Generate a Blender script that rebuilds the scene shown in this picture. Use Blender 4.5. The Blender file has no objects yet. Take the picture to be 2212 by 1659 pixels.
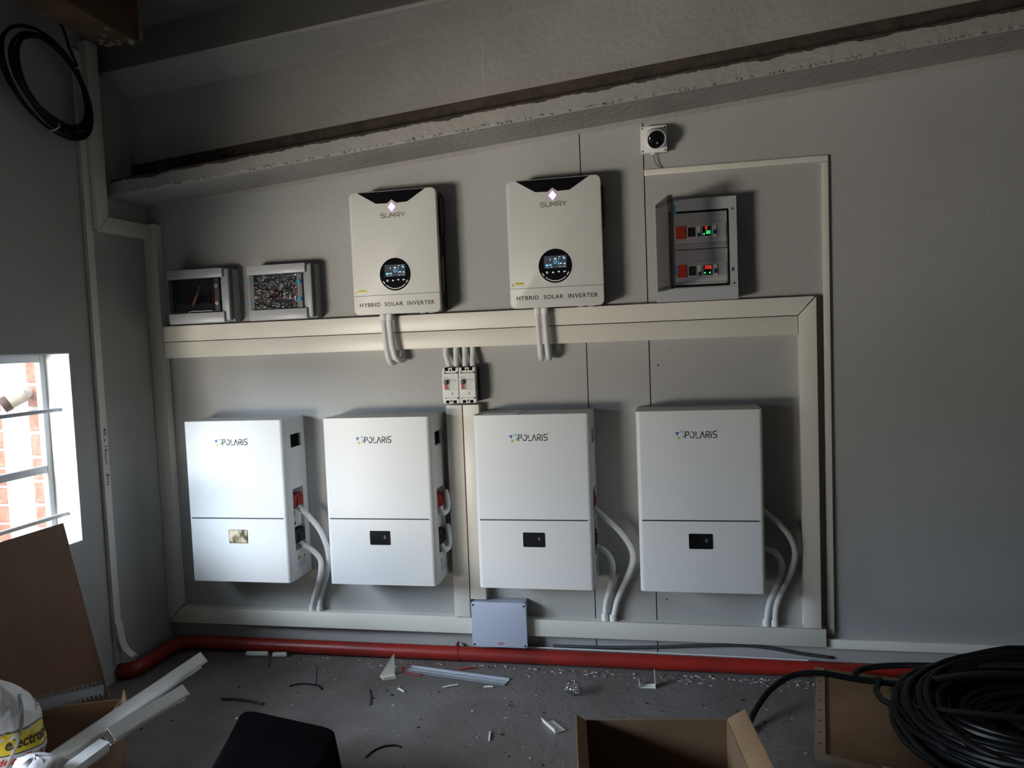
import bpy, bmesh, math, random
from mathutils import Vector, Matrix, noise

S = bpy.context.scene
COL = S.collection
R = math.radians
rnd = random.Random(7)

# ------------------------------------------------------------------ camera
cam = bpy.data.cameras.new('camera')
cam.sensor_fit = 'HORIZONTAL'
cam.sensor_width = 36.0
cam.lens = 1658.65 / 2212 * 36.0
cam.clip_start = 0.05
camo = bpy.data.objects.new('camera', cam)
COL.objects.link(camo)
camo.location = (2.0385, -2.98, 1.298)
camo.rotation_euler = (R(86.6213), R(2.2703), R(11.3800))
S.camera = camo

# ------------------------------------------------------------------ world, sun, daylight
S.view_settings.view_transform = 'Standard'
S.view_settings.look = 'None'
S.view_settings.gamma = 1.0
S.view_settings.use_curve_mapping = False
S.view_settings.exposure = 0.32
S.cycles.use_denoising = True
S.cycles.max_bounces = 8
S.cycles.sample_clamp_indirect = 6.0

W = bpy.data.worlds.new('sky')
S.world = W
W.use_nodes = True
W.node_tree.nodes['Background'].inputs['Color'].default_value = (0.62, 0.78, 1.0, 1)
W.node_tree.nodes['Background'].inputs['Strength'].default_value = 1.2

sun = bpy.data.lights.new('sun', 'SUN')
sun.energy = 2.4
sun.angle = R(0.6)
sun.color = (1.0, 0.95, 0.87)
suno = bpy.data.objects.new('sun', sun)
COL.objects.link(suno)
suno.location = (-3, -8, 8)
suno.rotation_euler = Vector((0.10, 0.8, -0.52)).to_track_quat('-Z', 'Y').to_euler()


def area(name, loc, aim, sx, sy, power, color):
    l = bpy.data.lights.new(name, 'AREA')
    l.shape = 'RECTANGLE'
    l.size, l.size_y = sx, sy
    l.energy = power
    l.color = color
    o = bpy.data.objects.new(name, l)
    COL.objects.link(o)
    o.location = loc
    o.rotation_euler = (Vector(aim) - Vector(loc)).to_track_quat('-Z', 'Y').to_euler()
    return o


# daylight through the row of windows in the left wall: the sunlit yard beyond them and the open sky above it
area('daylight_yard', (-1.40, -5.05, 0.05), (1.3, 0.0, 1.55), 1.7, 1.1, 345, (1.0, 0.91, 0.79))
area('daylight_sky', (-2.3, -3.2, 2.25), (0.8, -0.5, 0.30), 2.2, 1.8, 480, (0.72, 0.85, 1.0))

# ------------------------------------------------------------------ materials
MATS = {}


def mat(name, col, rough=0.5, metal=0.0, var=0.0, vscale=6.0, bump=0.0, bscale=60.0, spec=0.5,
        col2=None, emit=None, estr=0.0, coat=0.0, detail=4.0):
    if name in MATS:
        return MATS[name]
    m = bpy.data.materials.new(name)
    m.use_nodes = True
    nt = m.node_tree
    b = nt.nodes['Principled BSDF']
    b.inputs['Base Color'].default_value = (*col, 1)
    b.inputs['Roughness'].default_value = rough
    b.inputs['Metallic'].default_value = metal
    b.inputs['Specular IOR Level'].default_value = spec
    if coat:
        b.inputs['Coat Weight'].default_value = coat
        b.inputs['Coat Roughness'].default_value = 0.08
    if emit:
        b.inputs['Emission Color'].default_value = (*emit, 1)
        b.inputs['Emission Strength'].default_value = estr
    tc = nt.nodes.new('ShaderNodeTexCoord')
    if var > 0 or col2:
        n = nt.nodes.new('ShaderNodeTexNoise')
        n.inputs['Scale'].default_value = vscale
        n.inputs['Detail'].default_value = detail
        nt.links.new(tc.outputs['Object'], n.inputs['Vector'])
        r = nt.nodes.new('ShaderNodeValToRGB')
        r.color_ramp.elements[0].position = 0.35
        r.color_ramp.elements[1].position = 0.68
        c2 = col2 if col2 else tuple(min(1, c * (1 + var)) for c in col)
        c1 = col if col2 else tuple(c * (1 - var) for c in col)
        r.color_ramp.elements[0].color = (*c1, 1)
        r.color_ramp.elements[1].color = (*c2, 1)
        nt.links.new(n.outputs['Fac'], r.inputs['Fac'])
        nt.links.new(r.outputs['Color'], b.inputs['Base Color'])
    if bump > 0:
        n2 = nt.nodes.new('ShaderNodeTexNoise')
        n2.inputs['Scale'].default_value = bscale
        n2.inputs['Detail'].default_value = 6
        nt.links.new(tc.outputs['Object'], n2.inputs['Vector'])
        bp = nt.nodes.new('ShaderNodeBump')
        bp.inputs['Strength'].default_value = bump
        bp.inputs['Distance'].default_value = 0.01
        nt.links.new(n2.outputs['Fac'], bp.inputs['Height'])
        nt.links.new(bp.outputs['Normal'], b.inputs['Normal'])
    MATS[name] = m
    return m


def clear_mat(name, tint, gloss=0.08, rough=0.05, bump=0.0, bscale=30):
    if name in MATS:
        return MATS[name]
    m = bpy.data.materials.new(name)
    m.use_nodes = True
    nt = m.node_tree
    nt.nodes.remove(nt.nodes['Principled BSDF'])
    out = nt.nodes['Material Output']
    t = nt.nodes.new('ShaderNodeBsdfTransparent')
    t.inputs['Color'].default_value = (*tint, 1)
    g = nt.nodes.new('ShaderNodeBsdfGlossy')
    g.inputs['Roughness'].default_value = rough
    mx = nt.nodes.new('ShaderNodeMixShader')
    mx.inputs[0].default_value = gloss
    nt.links.new(t.outputs[0], mx.inputs[1])
    nt.links.new(g.outputs[0], mx.inputs[2])
    nt.links.new(mx.outputs[0], out.inputs['Surface'])
    if bump:
        tc = nt.nodes.new('ShaderNodeTexCoord')
        n2 = nt.nodes.new('ShaderNodeTexNoise')
        n2.inputs['Scale'].default_value = bscale
        nt.links.new(tc.outputs['Object'], n2.inputs['Vector'])
        bp = nt.nodes.new('ShaderNodeBump')
        bp.inputs['Strength'].default_value = bump
        bp.inputs['Distance'].default_value = 0.02
        nt.links.new(n2.outputs['Fac'], bp.inputs['Height'])
        nt.links.new(bp.outputs['Normal'], g.inputs['Normal'])
    MATS[name] = m
    return m


WALL = mat('painted_wall', (0.405, 0.402, 0.385), 0.6, var=0.04, vscale=2.5, bump=0.16, bscale=90, spec=0.3)
WALLL = mat('painted_side_wall', (0.43, 0.425, 0.41), 0.65, var=0.05, vscale=2.5, bump=0.15, bscale=70, spec=0.3)
REVEAL = mat('reveal_paint', (0.80, 0.80, 0.79), 0.6, var=0.03)
JOINT = mat('dark_joint', (0.03, 0.03, 0.03), 0.9, var=0.1)
BEAM = mat('beam_paint', (0.36, 0.342, 0.315), 0.6, var=0.08, vscale=3, bump=0.5, bscale=35, spec=0.3)
BARE_SHADE = mat('bare_concrete_and_shadow', (0.065, 0.050, 0.040), 0.9, var=0.3, vscale=20, bump=0.5, bscale=60)
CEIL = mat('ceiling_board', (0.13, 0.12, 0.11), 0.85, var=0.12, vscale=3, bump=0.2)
FLOOR = mat('concrete_floor', (0.19, 0.174, 0.164), 0.78, col2=(0.138, 0.114, 0.104), vscale=3.5, bump=0.35, bscale=45, spec=0.3, detail=8)
TIMBER = mat('timber', (0.10, 0.055, 0.025), 0.8, var=0.35, vscale=9, bump=0.4, bscale=40)
PVC = mat('cream_pvc', (0.76, 0.725, 0.645), 0.38, var=0.015, vscale=3)
WPVC = mat('white_pvc', (0.82, 0.81, 0.78), 0.4, var=0.02)
CONDUIT = mat('conduit_plastic', (0.72, 0.73, 0.72), 0.45, var=0.02)
BATT = mat('battery_white', (0.71, 0.71, 0.705), 0.42, var=0.01, vscale=2, bump=0.03, bscale=500)
INVW = mat('inverter_white', (0.64, 0.635, 0.595), 0.42, var=0.01, bump=0.04, bscale=500)
BLACK = mat('black_plastic', (0.012, 0.012, 0.013), 0.45, var=0.1)
GBLACK = mat('gloss_black', (0.006, 0.006, 0.008), 0.12, var=0.1)
MATTE = mat('matte_black', (0.005, 0.005, 0.005), 0.9, var=0.1, spec=0.1)
INK = mat('dark_ink', (0.02, 0.02, 0.022), 0.6, var=0.1)
GREENINK = mat('olive_ink', (0.06, 0.075, 0.02), 0.6, var=0.1)
GREYLINE = mat('grey_line', (0.035, 0.04, 0.045), 0.5, var=0.1)
DBGREY = mat('enclosure_grey', (0.42, 0.43, 0.45), 0.35, var=0.02)
DBIN = mat('inner_panel_grey', (0.34, 0.34, 0.35), 0.5, var=0.02)
DBSIDE = mat('enclosure_side_grey', (0.33, 0.34, 0.355), 0.4, var=0.02)
SMOKE = clear_mat('smoked_plastic', (0.46, 0.46, 0.50), 0.05, 0.08)
SMOKE2 = clear_mat('smoked_door', (0.72, 0.70, 0.70), 0.16, 0.12, bump=0.2, bscale=25)
FILM = clear_mat('clear_film', (0.80, 0.80, 0.80), 0.13, 0.10, bump=1.0, bscale=55)
BAGCLR = clear_mat('clear_bag', (0.82, 0.80, 0.82), 0.25, 0.15, bump=1.0, bscale=60)
GLASS = clear_mat('window_glass', (0.97, 0.98, 0.98), 0.03, 0.02)
RED = mat('red_plastic', (0.55, 0.045, 0.02), 0.4, var=0.03)
DRED = mat('dark_red', (0.30, 0.02, 0.015), 0.45, var=0.05)
BLUE = mat('blue_clip', (0.02, 0.33, 0.62), 0.35, var=0.05)
NAVY = mat('blue_toggle', (0.01, 0.04, 0.22), 0.4, var=0.05)
WHITE = mat('module_white', (0.66, 0.65, 0.62), 0.4, var=0.02)
PAPER = mat('paper', (0.80, 0.80, 0.80), 0.6, var=0.02)
PIPER = mat('red_pipe_paint', (0.36, 0.022, 0.014), 0.38, col2=(0.22, 0.02, 0.016), vscale=6, bump=0.1, bscale=50)
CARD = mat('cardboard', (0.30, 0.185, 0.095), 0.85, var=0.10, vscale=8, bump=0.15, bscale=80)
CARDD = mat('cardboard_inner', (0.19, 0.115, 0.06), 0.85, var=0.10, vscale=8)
BOARD = mat('hardboard', (0.165, 0.085, 0.045), 0.7, col2=(0.215, 0.115, 0.06), vscale=4, bump=0.15, bscale=40)
PLY = mat('plywood', (0.27, 0.155, 0.075), 0.75, col2=(0.20, 0.11, 0.05), vscale=5, bump=0.15, bscale=50)
BATTEN = mat('batten_wood', (0.30, 0.22, 0.14), 0.75, var=0.1, vscale=12)
METAL = mat('galvanised_metal', (0.45, 0.46, 0.48), 0.35, metal=0.9, var=0.06, vscale=30)
ALU = mat('aluminium', (0.40, 0.42, 0.46), 0.4, metal=0.6, var=0.05)
CABLE = mat('black_cable', (0.006, 0.006, 0.0065), 0.36, var=0.1, spec=0.2)
CABLEG = mat('grey_cable', (0.06, 0.06, 0.062), 0.5, var=0.1)
STEELW = mat('window_steel', (0.45, 0.46, 0.47), 0.5, var=0.05)
BRICK = mat('red_brick', (0.24, 0.082, 0.050), 0.9, col2=(0.34, 0.145, 0.095), vscale=25, bump=0.8, bscale=60)
MORTAR = mat('mortar', (0.38, 0.37, 0.36), 0.95, var=0.1, vscale=30, bump=0.4)
PLASTER = mat('white_plaster', (0.82, 0.82, 0.82), 0.9, var=0.06, vscale=60, bump=0.8, bscale=90)
YARD = mat('yard_paving', (0.42, 0.40, 0.36), 0.95, var=0.1, vscale=5)
BAG = mat('plastic_bag', (0.80, 0.79, 0.80), 0.35, var=0.03, bump=0.4, bscale=14)
YELLOW = mat('yellow_print', (0.80, 0.62, 0.02), 0.4, var=0.04)
REDINK = mat('red_print', (0.60, 0.03, 0.03), 0.5, var=0.05)
LED = mat('led_violet', (0.9, 0.8, 1.0), 0.4, emit=(1.0, 0.80, 1.0), estr=1.1)
LEDRIM = mat('led_rim', (0.5, 0.3, 0.6), 0.4, emit=(0.55, 0.26, 0.66), estr=0.8)
SCREEN = mat('screen_dark', (0.02, 0.025, 0.03), 0.2, emit=(0.05, 0.06, 0.07), estr=0.5)
ICON = mat('icon_cyan', (0.2, 0.6, 0.9), 0.4, emit=(0.10, 0.42, 0.75), estr=1.0)
ICONW = mat('icon_white', (0.7, 0.75, 0.8), 0.4, emit=(0.45, 0.5, 0.55), estr=0.8)
DRD = mat('digit_red', (0.8, 0.1, 0.05), 0.4, emit=(1.0, 0.06, 0.03), estr=1.5)
DGN = mat('digit_green', (0.1, 0.8, 0.3), 0.4, emit=(0.04, 1.0, 0.22), estr=1.3)
LBLUE = mat('logo_blue', (0.02, 0.10, 0.38), 0.5, var=0.03)
LTEAL = mat('logo_teal', (0.25, 0.52, 0.55), 0.5, var=0.03)
LAQUA = mat('logo_aqua', (0.16, 0.46, 0.36), 0.5, var=0.03)
LLIME = mat('logo_lime', (0.36, 0.55, 0.03), 0.5, var=0.03)
TAN = mat('screen_reflection_tan', (0.10, 0.08, 0.05), 0.25, col2=(0.72, 0.60, 0.42), vscale=34, detail=1)
GREY = mat('mid_grey', (0.30, 0.30, 0.31), 0.5, var=0.03)
LGREY = mat('light_grey_box', (0.50, 0.53, 0.64), 0.35, var=0.01)

# ------------------------------------------------------------------ mesh builder
WLOC = {}


class MB:
    def __init__(s):
        s.v = []
        s.f = []

    def add(s, vs, fs):
        n = len(s.v)
        s.v += [Vector(p) for p in vs]
        s.f += [tuple(i + n for i in q) for q in fs]
        return s

    def bm(s, b):
        b.verts.ensure_lookup_table()
        b.verts.index_update()
        s.add([v.co.copy() for v in b.verts], [[v.index for v in q.verts] for q in b.faces])
        b.free()
        return s

    def box(s, x0, x1, y0, y1, z0, z1, bev=0.0, seg=1):
        b = bmesh.new()
        bmesh.ops.create_cube(b, size=1)
        for v in b.verts:
            v.co = Vector(((x0 + x1) / 2 + v.co.x * (x1 - x0), (y0 + y1) / 2 + v.co.y * (y1 - y0), (z0 + z1) / 2 + v.co.z * (z1 - z0)))
        bmesh.ops.recalc_face_normals(b, faces=b.faces)
        if bev > 0:
            bmesh.ops.bevel(b, geom=list(b.edges), offset=bev, segments=seg, profile=0.5, affect='EDGES')
        return s.bm(b)

    def prism(s, poly, axis, a, c, bev=0.0, seg=1):
        """poly: 2-D points; axis 'x': (y,z), 'y': (x,z), 'z': (x,y); extruded from a to c"""
        def P(p, t):
            return {'x': (t, p[0], p[1]), 'y': (p[0], t, p[1]), 'z': (p[0], p[1], t)}[axis]
        b = bmesh.new()
        lo = [b.verts.new(P(p, a)) for p in poly]
        hi = [b.verts.new(P(p, c)) for p in poly]
        n = len(poly)
        b.faces.new(lo)
        b.faces.new(hi)
        for i in range(n):
            b.faces.new((lo[i], lo[(i + 1) % n], hi[(i + 1) % n], hi[i]))
        bmesh.ops.recalc_face_normals(b, faces=b.faces)
        if bev > 0:
            bmesh.ops.bevel(b, geom=list(b.edges), offset=bev, segments=seg, profile=0.5, affect='EDGES')
        return s.bm(b)

    def tube(s, pts, r, seg=10, caps=True):
        pts = [Vector(p) for p in pts]
        n = len(pts)
        rr = r if isinstance(r, (list, tuple)) else [r] * n
        vs, fs = [], []
        up = None
        for i, p in enumerate(pts):
            t = (pts[min(i + 1, n - 1)] - pts[max(i - 1, 0)]).normalized()
            if up is None:
                up = Vector((0, 0, 1)) if abs(t.z) < 0.9 else Vector((1, 0, 0))
            side = t.cross(up)
            if side.length < 1e-6:
                side = t.orthogonal()
            side.normalize()
            up = side.cross(t).normalized()
            for k in range(seg):
                a = 2 * math.pi * k / seg
                vs.append(p + (side * math.cos(a) + up * math.sin(a)) * rr[i])
        for i in range(n - 1):
            for k in range(seg):
                k2 = (k + 1) % seg
                fs.append((i * seg + k, i * seg + k2, (i + 1) * seg + k2, (i + 1) * seg + k))
        if caps:
            fs.append(tuple(range(seg - 1, -1, -1)))
            fs.append(tuple((n - 1) * seg + k for k in range(seg)))
        return s.add(vs, fs)

    def cyl(s, p0, p1, r, seg=16, r1=None):
        return s.tube([p0, p1], [r, r if r1 is None else r1], seg)

    def lathe(s, prof, org, axis, seg=24):
        """prof: (radius, height) along axis from org"""
        a = Vector(axis).normalized()
        pts = [Vector(org) + a * h for _, h in prof]
        x = a.orthogonal().normalized()
        y = a.cross(x)
        vs, fs = [], []
        for (r, h), p in zip(prof, pts):
            for k in range(seg):
                t = 2 * math.pi * k / seg
                vs.append(p + (x * math.cos(t) + y * math.sin(t)) * max(r, 1e-5))
        for i in range(len(prof) - 1):
            for k in range(seg):
                k2 = (k + 1) % seg
                fs.append((i * seg + k, i * seg + k2, (i + 1) * seg + k2, (i + 1) * seg + k))
        return s.add(vs, fs)

    def quad(s, a, b, c, d):
        return s.add([a, b, c, d], [(0, 1, 2, 3)])

    def plate(s, pts, n, t):
        """flat polygon pts thickened by t along n"""
        n = Vector(n).normalized() * t
        k = len(pts)
        pts = [Vector(p) for p in pts]
        vs = pts + [p + n for p in pts]
        fs = [tuple(range(k)), tuple(range(2 * k - 1, k - 1, -1))]
        for i in range(k):
            j = (i + 1) % k
            fs.append((i, j, k + j, k + i))
        return s.add(vs, fs)

    def xform(s, M):
        s.v = [M @ p for p in s.v]
        return s


def link_mesh(mb, name, m, off=Vector((0, 0, 0)), smooth=35):
    me = bpy.data.meshes.new(name)
    me.from_pydata([p - off for p in mb.v], [], mb.f)
    b = bmesh.new()
    b.from_mesh(me)
    bmesh.ops.recalc_face_normals(b, faces=b.faces)
    b.to_mesh(me)
    b.free()
    me.materials.append(m)
    if smooth:
        me.polygons.foreach_set('use_smooth', [True] * len(me.polygons))
        me.set_sharp_from_angle(angle=R(smooth))
    o = bpy.data.objects.new(name, me)
    COL.objects.link(o)
    return o


def tag(o, label, cat, group=None):
    o['label'] = label
    o['category'] = cat
    if group:
        o['group'] = group
    return o


def thing(name, label, cat, loc, group=None):
    o = bpy.data.objects.new(name, None)
    o.empty_display_size = 0.05
    COL.objects.link(o)
    o.location = loc
    WLOC[o] = Vector(loc)
    return tag(o, label, cat, group)


def part(mb, name, m, parent, label=None, smooth=35):
    """mb in world coordinates of the prototype; parent is a thing or a part"""
    off = WLOC[parent]
    o = link_mesh(mb, name, m, off, smooth)
    o.parent = parent
    WLOC[o] = off
    if label:
        o['label'] = label
    return o


def solo(mb, name, m, label, cat, group=None, smooth=35):
    lo = Vector([min(p[i] for p in mb.v) for i in range(3)])
    hi = Vector([max(p[i] for p in mb.v) for i in range(3)])
    base = Vector(((lo.x + hi.x) / 2, (lo.y + hi.y) / 2, lo.z))
    o = link_mesh(mb, name, m, base, smooth)
    o.location = base
    WLOC[o] = base
    if cat:
        tag(o, label, cat, group)
    return o


def struct(mb, name, m, label=None, smooth=35):
    o = solo(mb, name, m, None, None, smooth=smooth)
    o['kind'] = 'structure'
    if label:
        o['label'] = label
    return o


def copy_tree(o, parent=None):
    c = o.copy()
    COL.objects.link(c)
    c.parent = parent
    for ch in list(o.children):
        copy_tree(ch, c)
    return c


def spline(pts, step=0.004):
    """Catmull-Rom through pts, resampled at equal steps"""
    P = [Vector(p) for p in pts]
    P = [P[0] * 2 - P[1]] + P + [P[-1] * 2 - P[-2]]
    dense = []
    for i in range(1, len(P) - 2):
        p0, p1, p2, p3 = P[i - 1], P[i], P[i + 1], P[i + 2]
        for k in range(24):
            t = k / 24
            dense.append(0.5 * ((2 * p1) + (p2 - p0) * t + (2 * p0 - 5 * p1 + 4 * p2 - p3) * t * t + (3 * p1 - p0 - 3 * p2 + p3) * t ** 3))
    dense.append(P[-2])
    out = [dense[0]]
    acc = 0.0
    for a, b in zip(dense, dense[1:]):
        d = (b - a).length
        while acc + d >= step and d > 1e-9:
            f = (step - acc) / d
            a = a.lerp(b, f)
            out.append(a.copy())
            d = (b - a).length
            acc = 0.0
        acc += d
    out.append(dense[-1])
    return out


def rrect(x0, x1, z0, z1, r, n=5):
    out = []
    for cx, cz, a0 in ((x1 - r, z0 + r, -90), (x1 - r, z1 - r, 0), (x0 + r, z1 - r, 90), (x0 + r, z0 + r, 180)):
        for k in range(n + 1):
            a = R(a0 + 90 * k / n)
            out.append((cx + r * math.cos(a), cz + r * math.sin(a)))
    return out


def strokes(mb, lines, x, y, z, sx, sz, w, ax='y'):
    """flat pen strokes: lines of unit (a,b) points put at x+a*sx, z+b*sz, on plane y"""
    for ln in lines:
        P = [Vector((x + a * sx, z + b * sz)) for a, b in ln]
        for p, q in zip(P, P[1:]):
            d = (q - p)
            if d.length < 1e-7:
                continue
            d.normalize()
            n = Vector((-d.y, d.x)) * (w / 2)
            p2, q2 = p - d * w * 0.35, q + d * w * 0.35
            c = [p2 - n, q2 - n, q2 + n, p2 + n]
            mb.add([(e.x, y, e.y) for e in c], [(0, 1, 2, 3)])
    return mb


def arc(cx, cz, rx, rz, a0, a1, n=10):
    return [(cx + rx * math.cos(R(a0 + (a1 - a0) * k / n)), cz + rz * math.sin(R(a0 + (a1 - a0) * k / n))) for k in range(n + 1)]


def text_mesh(body, size, bold=0.0, spacing=1.0):
    """returns (verts2d, faces, width) of lettering with its left base at 0,0"""
    cu = bpy.data.curves.new('lettering', 'FONT')
    cu.body = body
    cu.size = size
    cu.offset = bold
    cu.space_character = spacing
    cu.resolution_u = 3
    o = bpy.data.objects.new('lettering', cu)
    COL.objects.link(o)
    dg = bpy.context.evaluated_depsgraph_get()
    me = bpy.data.meshes.new_from_object(o.evaluated_get(dg))
    vs = [(v.co.x, v.co.y) for v in me.vertices]
    fs = [tuple(p.vertices) for p in me.polygons]
    bpy.data.objects.remove(o)
    bpy.data.curves.remove(cu)
    bpy.data.meshes.remove(me)
    x0 = min(v[0] for v in vs)
    x1 = max(v[0] for v in vs)
    return [(a - x0, b) for a, b in vs], fs, x1 - x0


def text_on_y(mb, body, x0, x1, z, height, y, bold=0.0, spacing=1.0):
    vs, fs, w = text_mesh(body, 1.0, bold, spacing)
    zs = [b for _, b in vs]
    h = max(zs) - min(zs)
    kx, kz = (x1 - x0) / w, height / h
    mb.add([(x0 + a * kx, y, z + (b - min(zs)) * kz) for a, b in vs], fs)
    return mb


def cut(mb, cutters):
    """boolean difference of mb by boxes"""
    o = link_mesh(mb, 'body_blank', BATT, smooth=0)
    cs = []
    for c in cutters:
        k = link_mesh(MB().box(*c), 'cutter', BATT, smooth=0)
        md = o.modifiers.new('b', 'BOOLEAN')
        md.object = k
        md.operation = 'DIFFERENCE'
        md.solver = 'EXACT'
        cs.append(k)
    dg = bpy.context.evaluated_depsgraph_get()
    me = bpy.data.meshes.new_from_object(o.evaluated_get(dg))
    out = MB()
    out.add([v.co.copy() for v in me.vertices], [tuple(p.vertices) for p in me.polygons])
    for k in cs + [o]:
        d = k.data
        bpy.data.objects.remove(k)
        bpy.data.meshes.remove(d)
    bpy.data.meshes.remove(me)
    return out


# ================================================================== THE SETTING
XL = -0.145
SL = 0.085          # roof pitch


def CZ(x):
    return 2.56 + SL * x


XR, YF = 4.7, -5.2
HOLES = ((2.003, 1.175), (2.010, 0.264))
struct(MB().box(-0.5, XR + 0.2, YF - 0.2, 0.25, -0.12, 0.0), 'floor', FLOOR, 'dusty grey concrete floor scattered with offcuts')
# back wall: backing slab, three panels with dark open joints
wb = struct(MB().box(XL - 0.26, XR + 0.2, 0.012, 0.16, 0.0, 3.1), 'wall_back', JOINT, 'grey painted back wall of upright panels')
for a, b in ((XL - 0.12, 1.7300), (1.7338, 1.9690), (1.9728, XR + 0.1)):
    part(MB().box(a, b, 0.0, 0.012, 0.0, 3.05), 'wall_panel', WALL, wb)
for hx, hz in HOLES:
    part(MB().lathe([(0, 0.0006), (0.0030, 0.0006), (0.0034, 0)], (hx, -0.0002, hz), (0, -1, 0), 10), 'drill_hole', JOINT, wb)
# left wall with windows and an added opening down to the floor
LW = MB()
for y0, y1, z0, z1 in ((-0.497, 0.012, 0, 3.0), (-1.50, -0.497, 0, 0.60), (-3.90, -0.497, 1.312, 3.0), (-1.58, -1.50, 0, 1.312),
                       (-2.00, -1.58, 0, 0.40), (-3.90, -2.75, 0, 0.40), (YF - 0.1, -3.90, 0, 3.0)):
    LW.box(XL - 0.115, XL, y0, y1, z0, z1)
wl = struct(LW, 'wall_left', WALLL, 'grey painted side wall with windows beside the batteries')
RV = MB()
t = 0.004
RV.box(XL - 0.112, XL - 0.0005, -0.501, -0.497, 0.60, 1.312)
RV.box(XL - 0.112, XL - 0.0005, -1.50, -1.496, 0.60, 1.312)
RV.box(XL - 0.112, XL - 0.0005, -1.496, -0.501, 0.596 + t, 0.60 + t)
RV.box(XL - 0.112, XL - 0.0005, -1.496, -0.501, 1.308, 1.312)
part(RV, 'window_reveal', REVEAL, wl, 'white painted window reveal')
DIM = mat('dull_wall', (0.42, 0.41, 0.395), 0.8, var=0.05)
struct(MB().box(XR, XR + 0.15, YF - 0.1, 0.012, 0, 3.2), 'wall_right', DIM)
struct(MB().box(XL - 0.115, XR + 0.15, YF - 0.2, YF - 0.1, 0, 3.2), 'wall_front', DIM)
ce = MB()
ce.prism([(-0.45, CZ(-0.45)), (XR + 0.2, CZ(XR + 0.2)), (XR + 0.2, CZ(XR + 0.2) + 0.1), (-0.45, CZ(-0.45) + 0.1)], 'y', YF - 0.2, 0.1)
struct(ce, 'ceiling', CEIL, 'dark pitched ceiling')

# pitched concrete I-beam along the top of the back wall
prof = [(0.0, -0.016), (-0.012, 0.0), (-0.232, 0.004), (-0.240, 0.014), (-0.240, 0.066), (-0.232, 0.072), (-0.090, 0.095),
        (-0.090, 0.43), (-0.105, 0.445), (-0.235, 0.478), (-0.240, 0.486), (-0.240, 0.64), (0.0, 0.64)]
NX = 60
bv, bf = [], []
for i in range(NX + 1):
    x = XL + (XR - XL) * i / NX
    for (y, z) in prof:
        bv.append((x, y + 0.0005, 1.934 + SL * x + z))
k = len(prof)
for i in range(NX):
    for j in range(k - 1):
        bf.append((i * k + j, i * k + j + 1, (i + 1) * k + j + 1, (i + 1) * k + j))
beam = struct(MB().add(bv, bf), 'trim_1', BEAM, 'pitched painted concrete beam along the top of the back wall')
# ragged unpainted upper edge of the beam's lower flange
rg = MB()
n = 420
rr = random.Random(3)
prev = None
for i in range(n + 1):
    x = XL + 0.02 + (XR - XL - 0.1) * i / n
    zt = 1.934 + SL * x + 0.0665
    h = 0.004 + 0.012 * max(0, noise.noise(Vector((x * 9, 0, 0))) + 0.1) + rr.random() * 0.005
    cur = (x, zt, h)
    if prev:
        rg.add([(prev[0], -0.2408, prev[1] - prev[2]), (cur[0], -0.2408, cur[1] - cur[2]), (cur[0], -0.2408, cur[1]), (prev[0], -0.2408, prev[1])], [(0, 1, 2, 3)])
        rg.add([(prev[0], -0.2408, prev[1]), (cur[0], -0.2408, cur[1]), (cur[0], -0.2325, cur[1] + 0.0058), (prev[0], -0.2325, prev[1] + 0.0058)], [(0, 1, 2, 3)])
    prev = cur
part(rg, 'bare_edge', BARE_SHADE, beam, 'ragged unpainted edge')
# lower strip of the web, browned to paint in the flange's shadow
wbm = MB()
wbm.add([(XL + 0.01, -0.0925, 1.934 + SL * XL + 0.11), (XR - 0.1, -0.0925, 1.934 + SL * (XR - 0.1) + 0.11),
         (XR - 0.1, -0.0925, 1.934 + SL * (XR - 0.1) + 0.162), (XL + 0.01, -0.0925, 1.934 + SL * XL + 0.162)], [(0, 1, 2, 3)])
part(wbm, 'shadow_strip', BARE_SHADE, beam, 'unpainted brown strip above the flange')
part(MB().add([(XL + 0.001, -0.2405, 1.934 + SL * XL + 0.490), (XR - 0.05, -0.2405, 1.934 + SL * (XR - 0.05) + 0.490),
               (XR - 0.05, -0.2405, 1.934 + SL * (XR - 0.05) + 0.64), (XL + 0.001, -0.2405, 1.934 + SL * XL + 0.64)], [(0, 1, 2, 3)]),
     'bare_top_edge', mat('dark_concrete', (0.13, 0.12, 0.105), 0.9, var=0.12, vscale=5), beam, 'dark unpainted upper edge')
ck = MB()
for x_, n_ in ((1.385, 12), (1.93, 9)):
    ln = [(x_ + 0.004 * noise.noise(Vector((q * 2.1, x_, 0))), 1.934 + SL * x_ + 0.165 + q * 0.02) for q in range(n_)]
    strokes(ck, [ln], 0, -0.0906, 0, 1, 1, 0.0022)
part(ck, 'hairline_crack', mat('crack_pale', (0.50, 0.48, 0.44), 0.8, var=0.1), beam, 'pale hairline cracks', smooth=0)['kind'] = 'stuff'
# paint drips under the flange edge
dr = MB()
for i in range(260):
    x = XL + 0.05 + rr.random() * 3.6
    z = 1.934 + SL * x + 0.011 + rr.uniform(-0.004, 0.004)
    s = rr.uniform(0.0012, 0.0035)
    dr.box(x - s * 1.6, x + s * 1.6, -0.2415, -0.236, z - s, z + s, 0.0008)
d = part(dr, 'paint_drip', BEAM, beam)
d['kind'] = 'stuff'

def frame_box(mb, ya, yb, za, zb):
    mb.box(-0.275, -0.250, ya, ya + 0.026, za, zb)
    mb.box(-0.275, -0.250, yb - 0.026, yb, za, zb)
    mb.box(-0.275, -0.250, ya + 0.026, yb - 0.026, zb - 0.026, zb)
    mb.box(-0.275, -0.250, ya + 0.026, yb - 0.026, za, za + 0.026)


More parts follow.
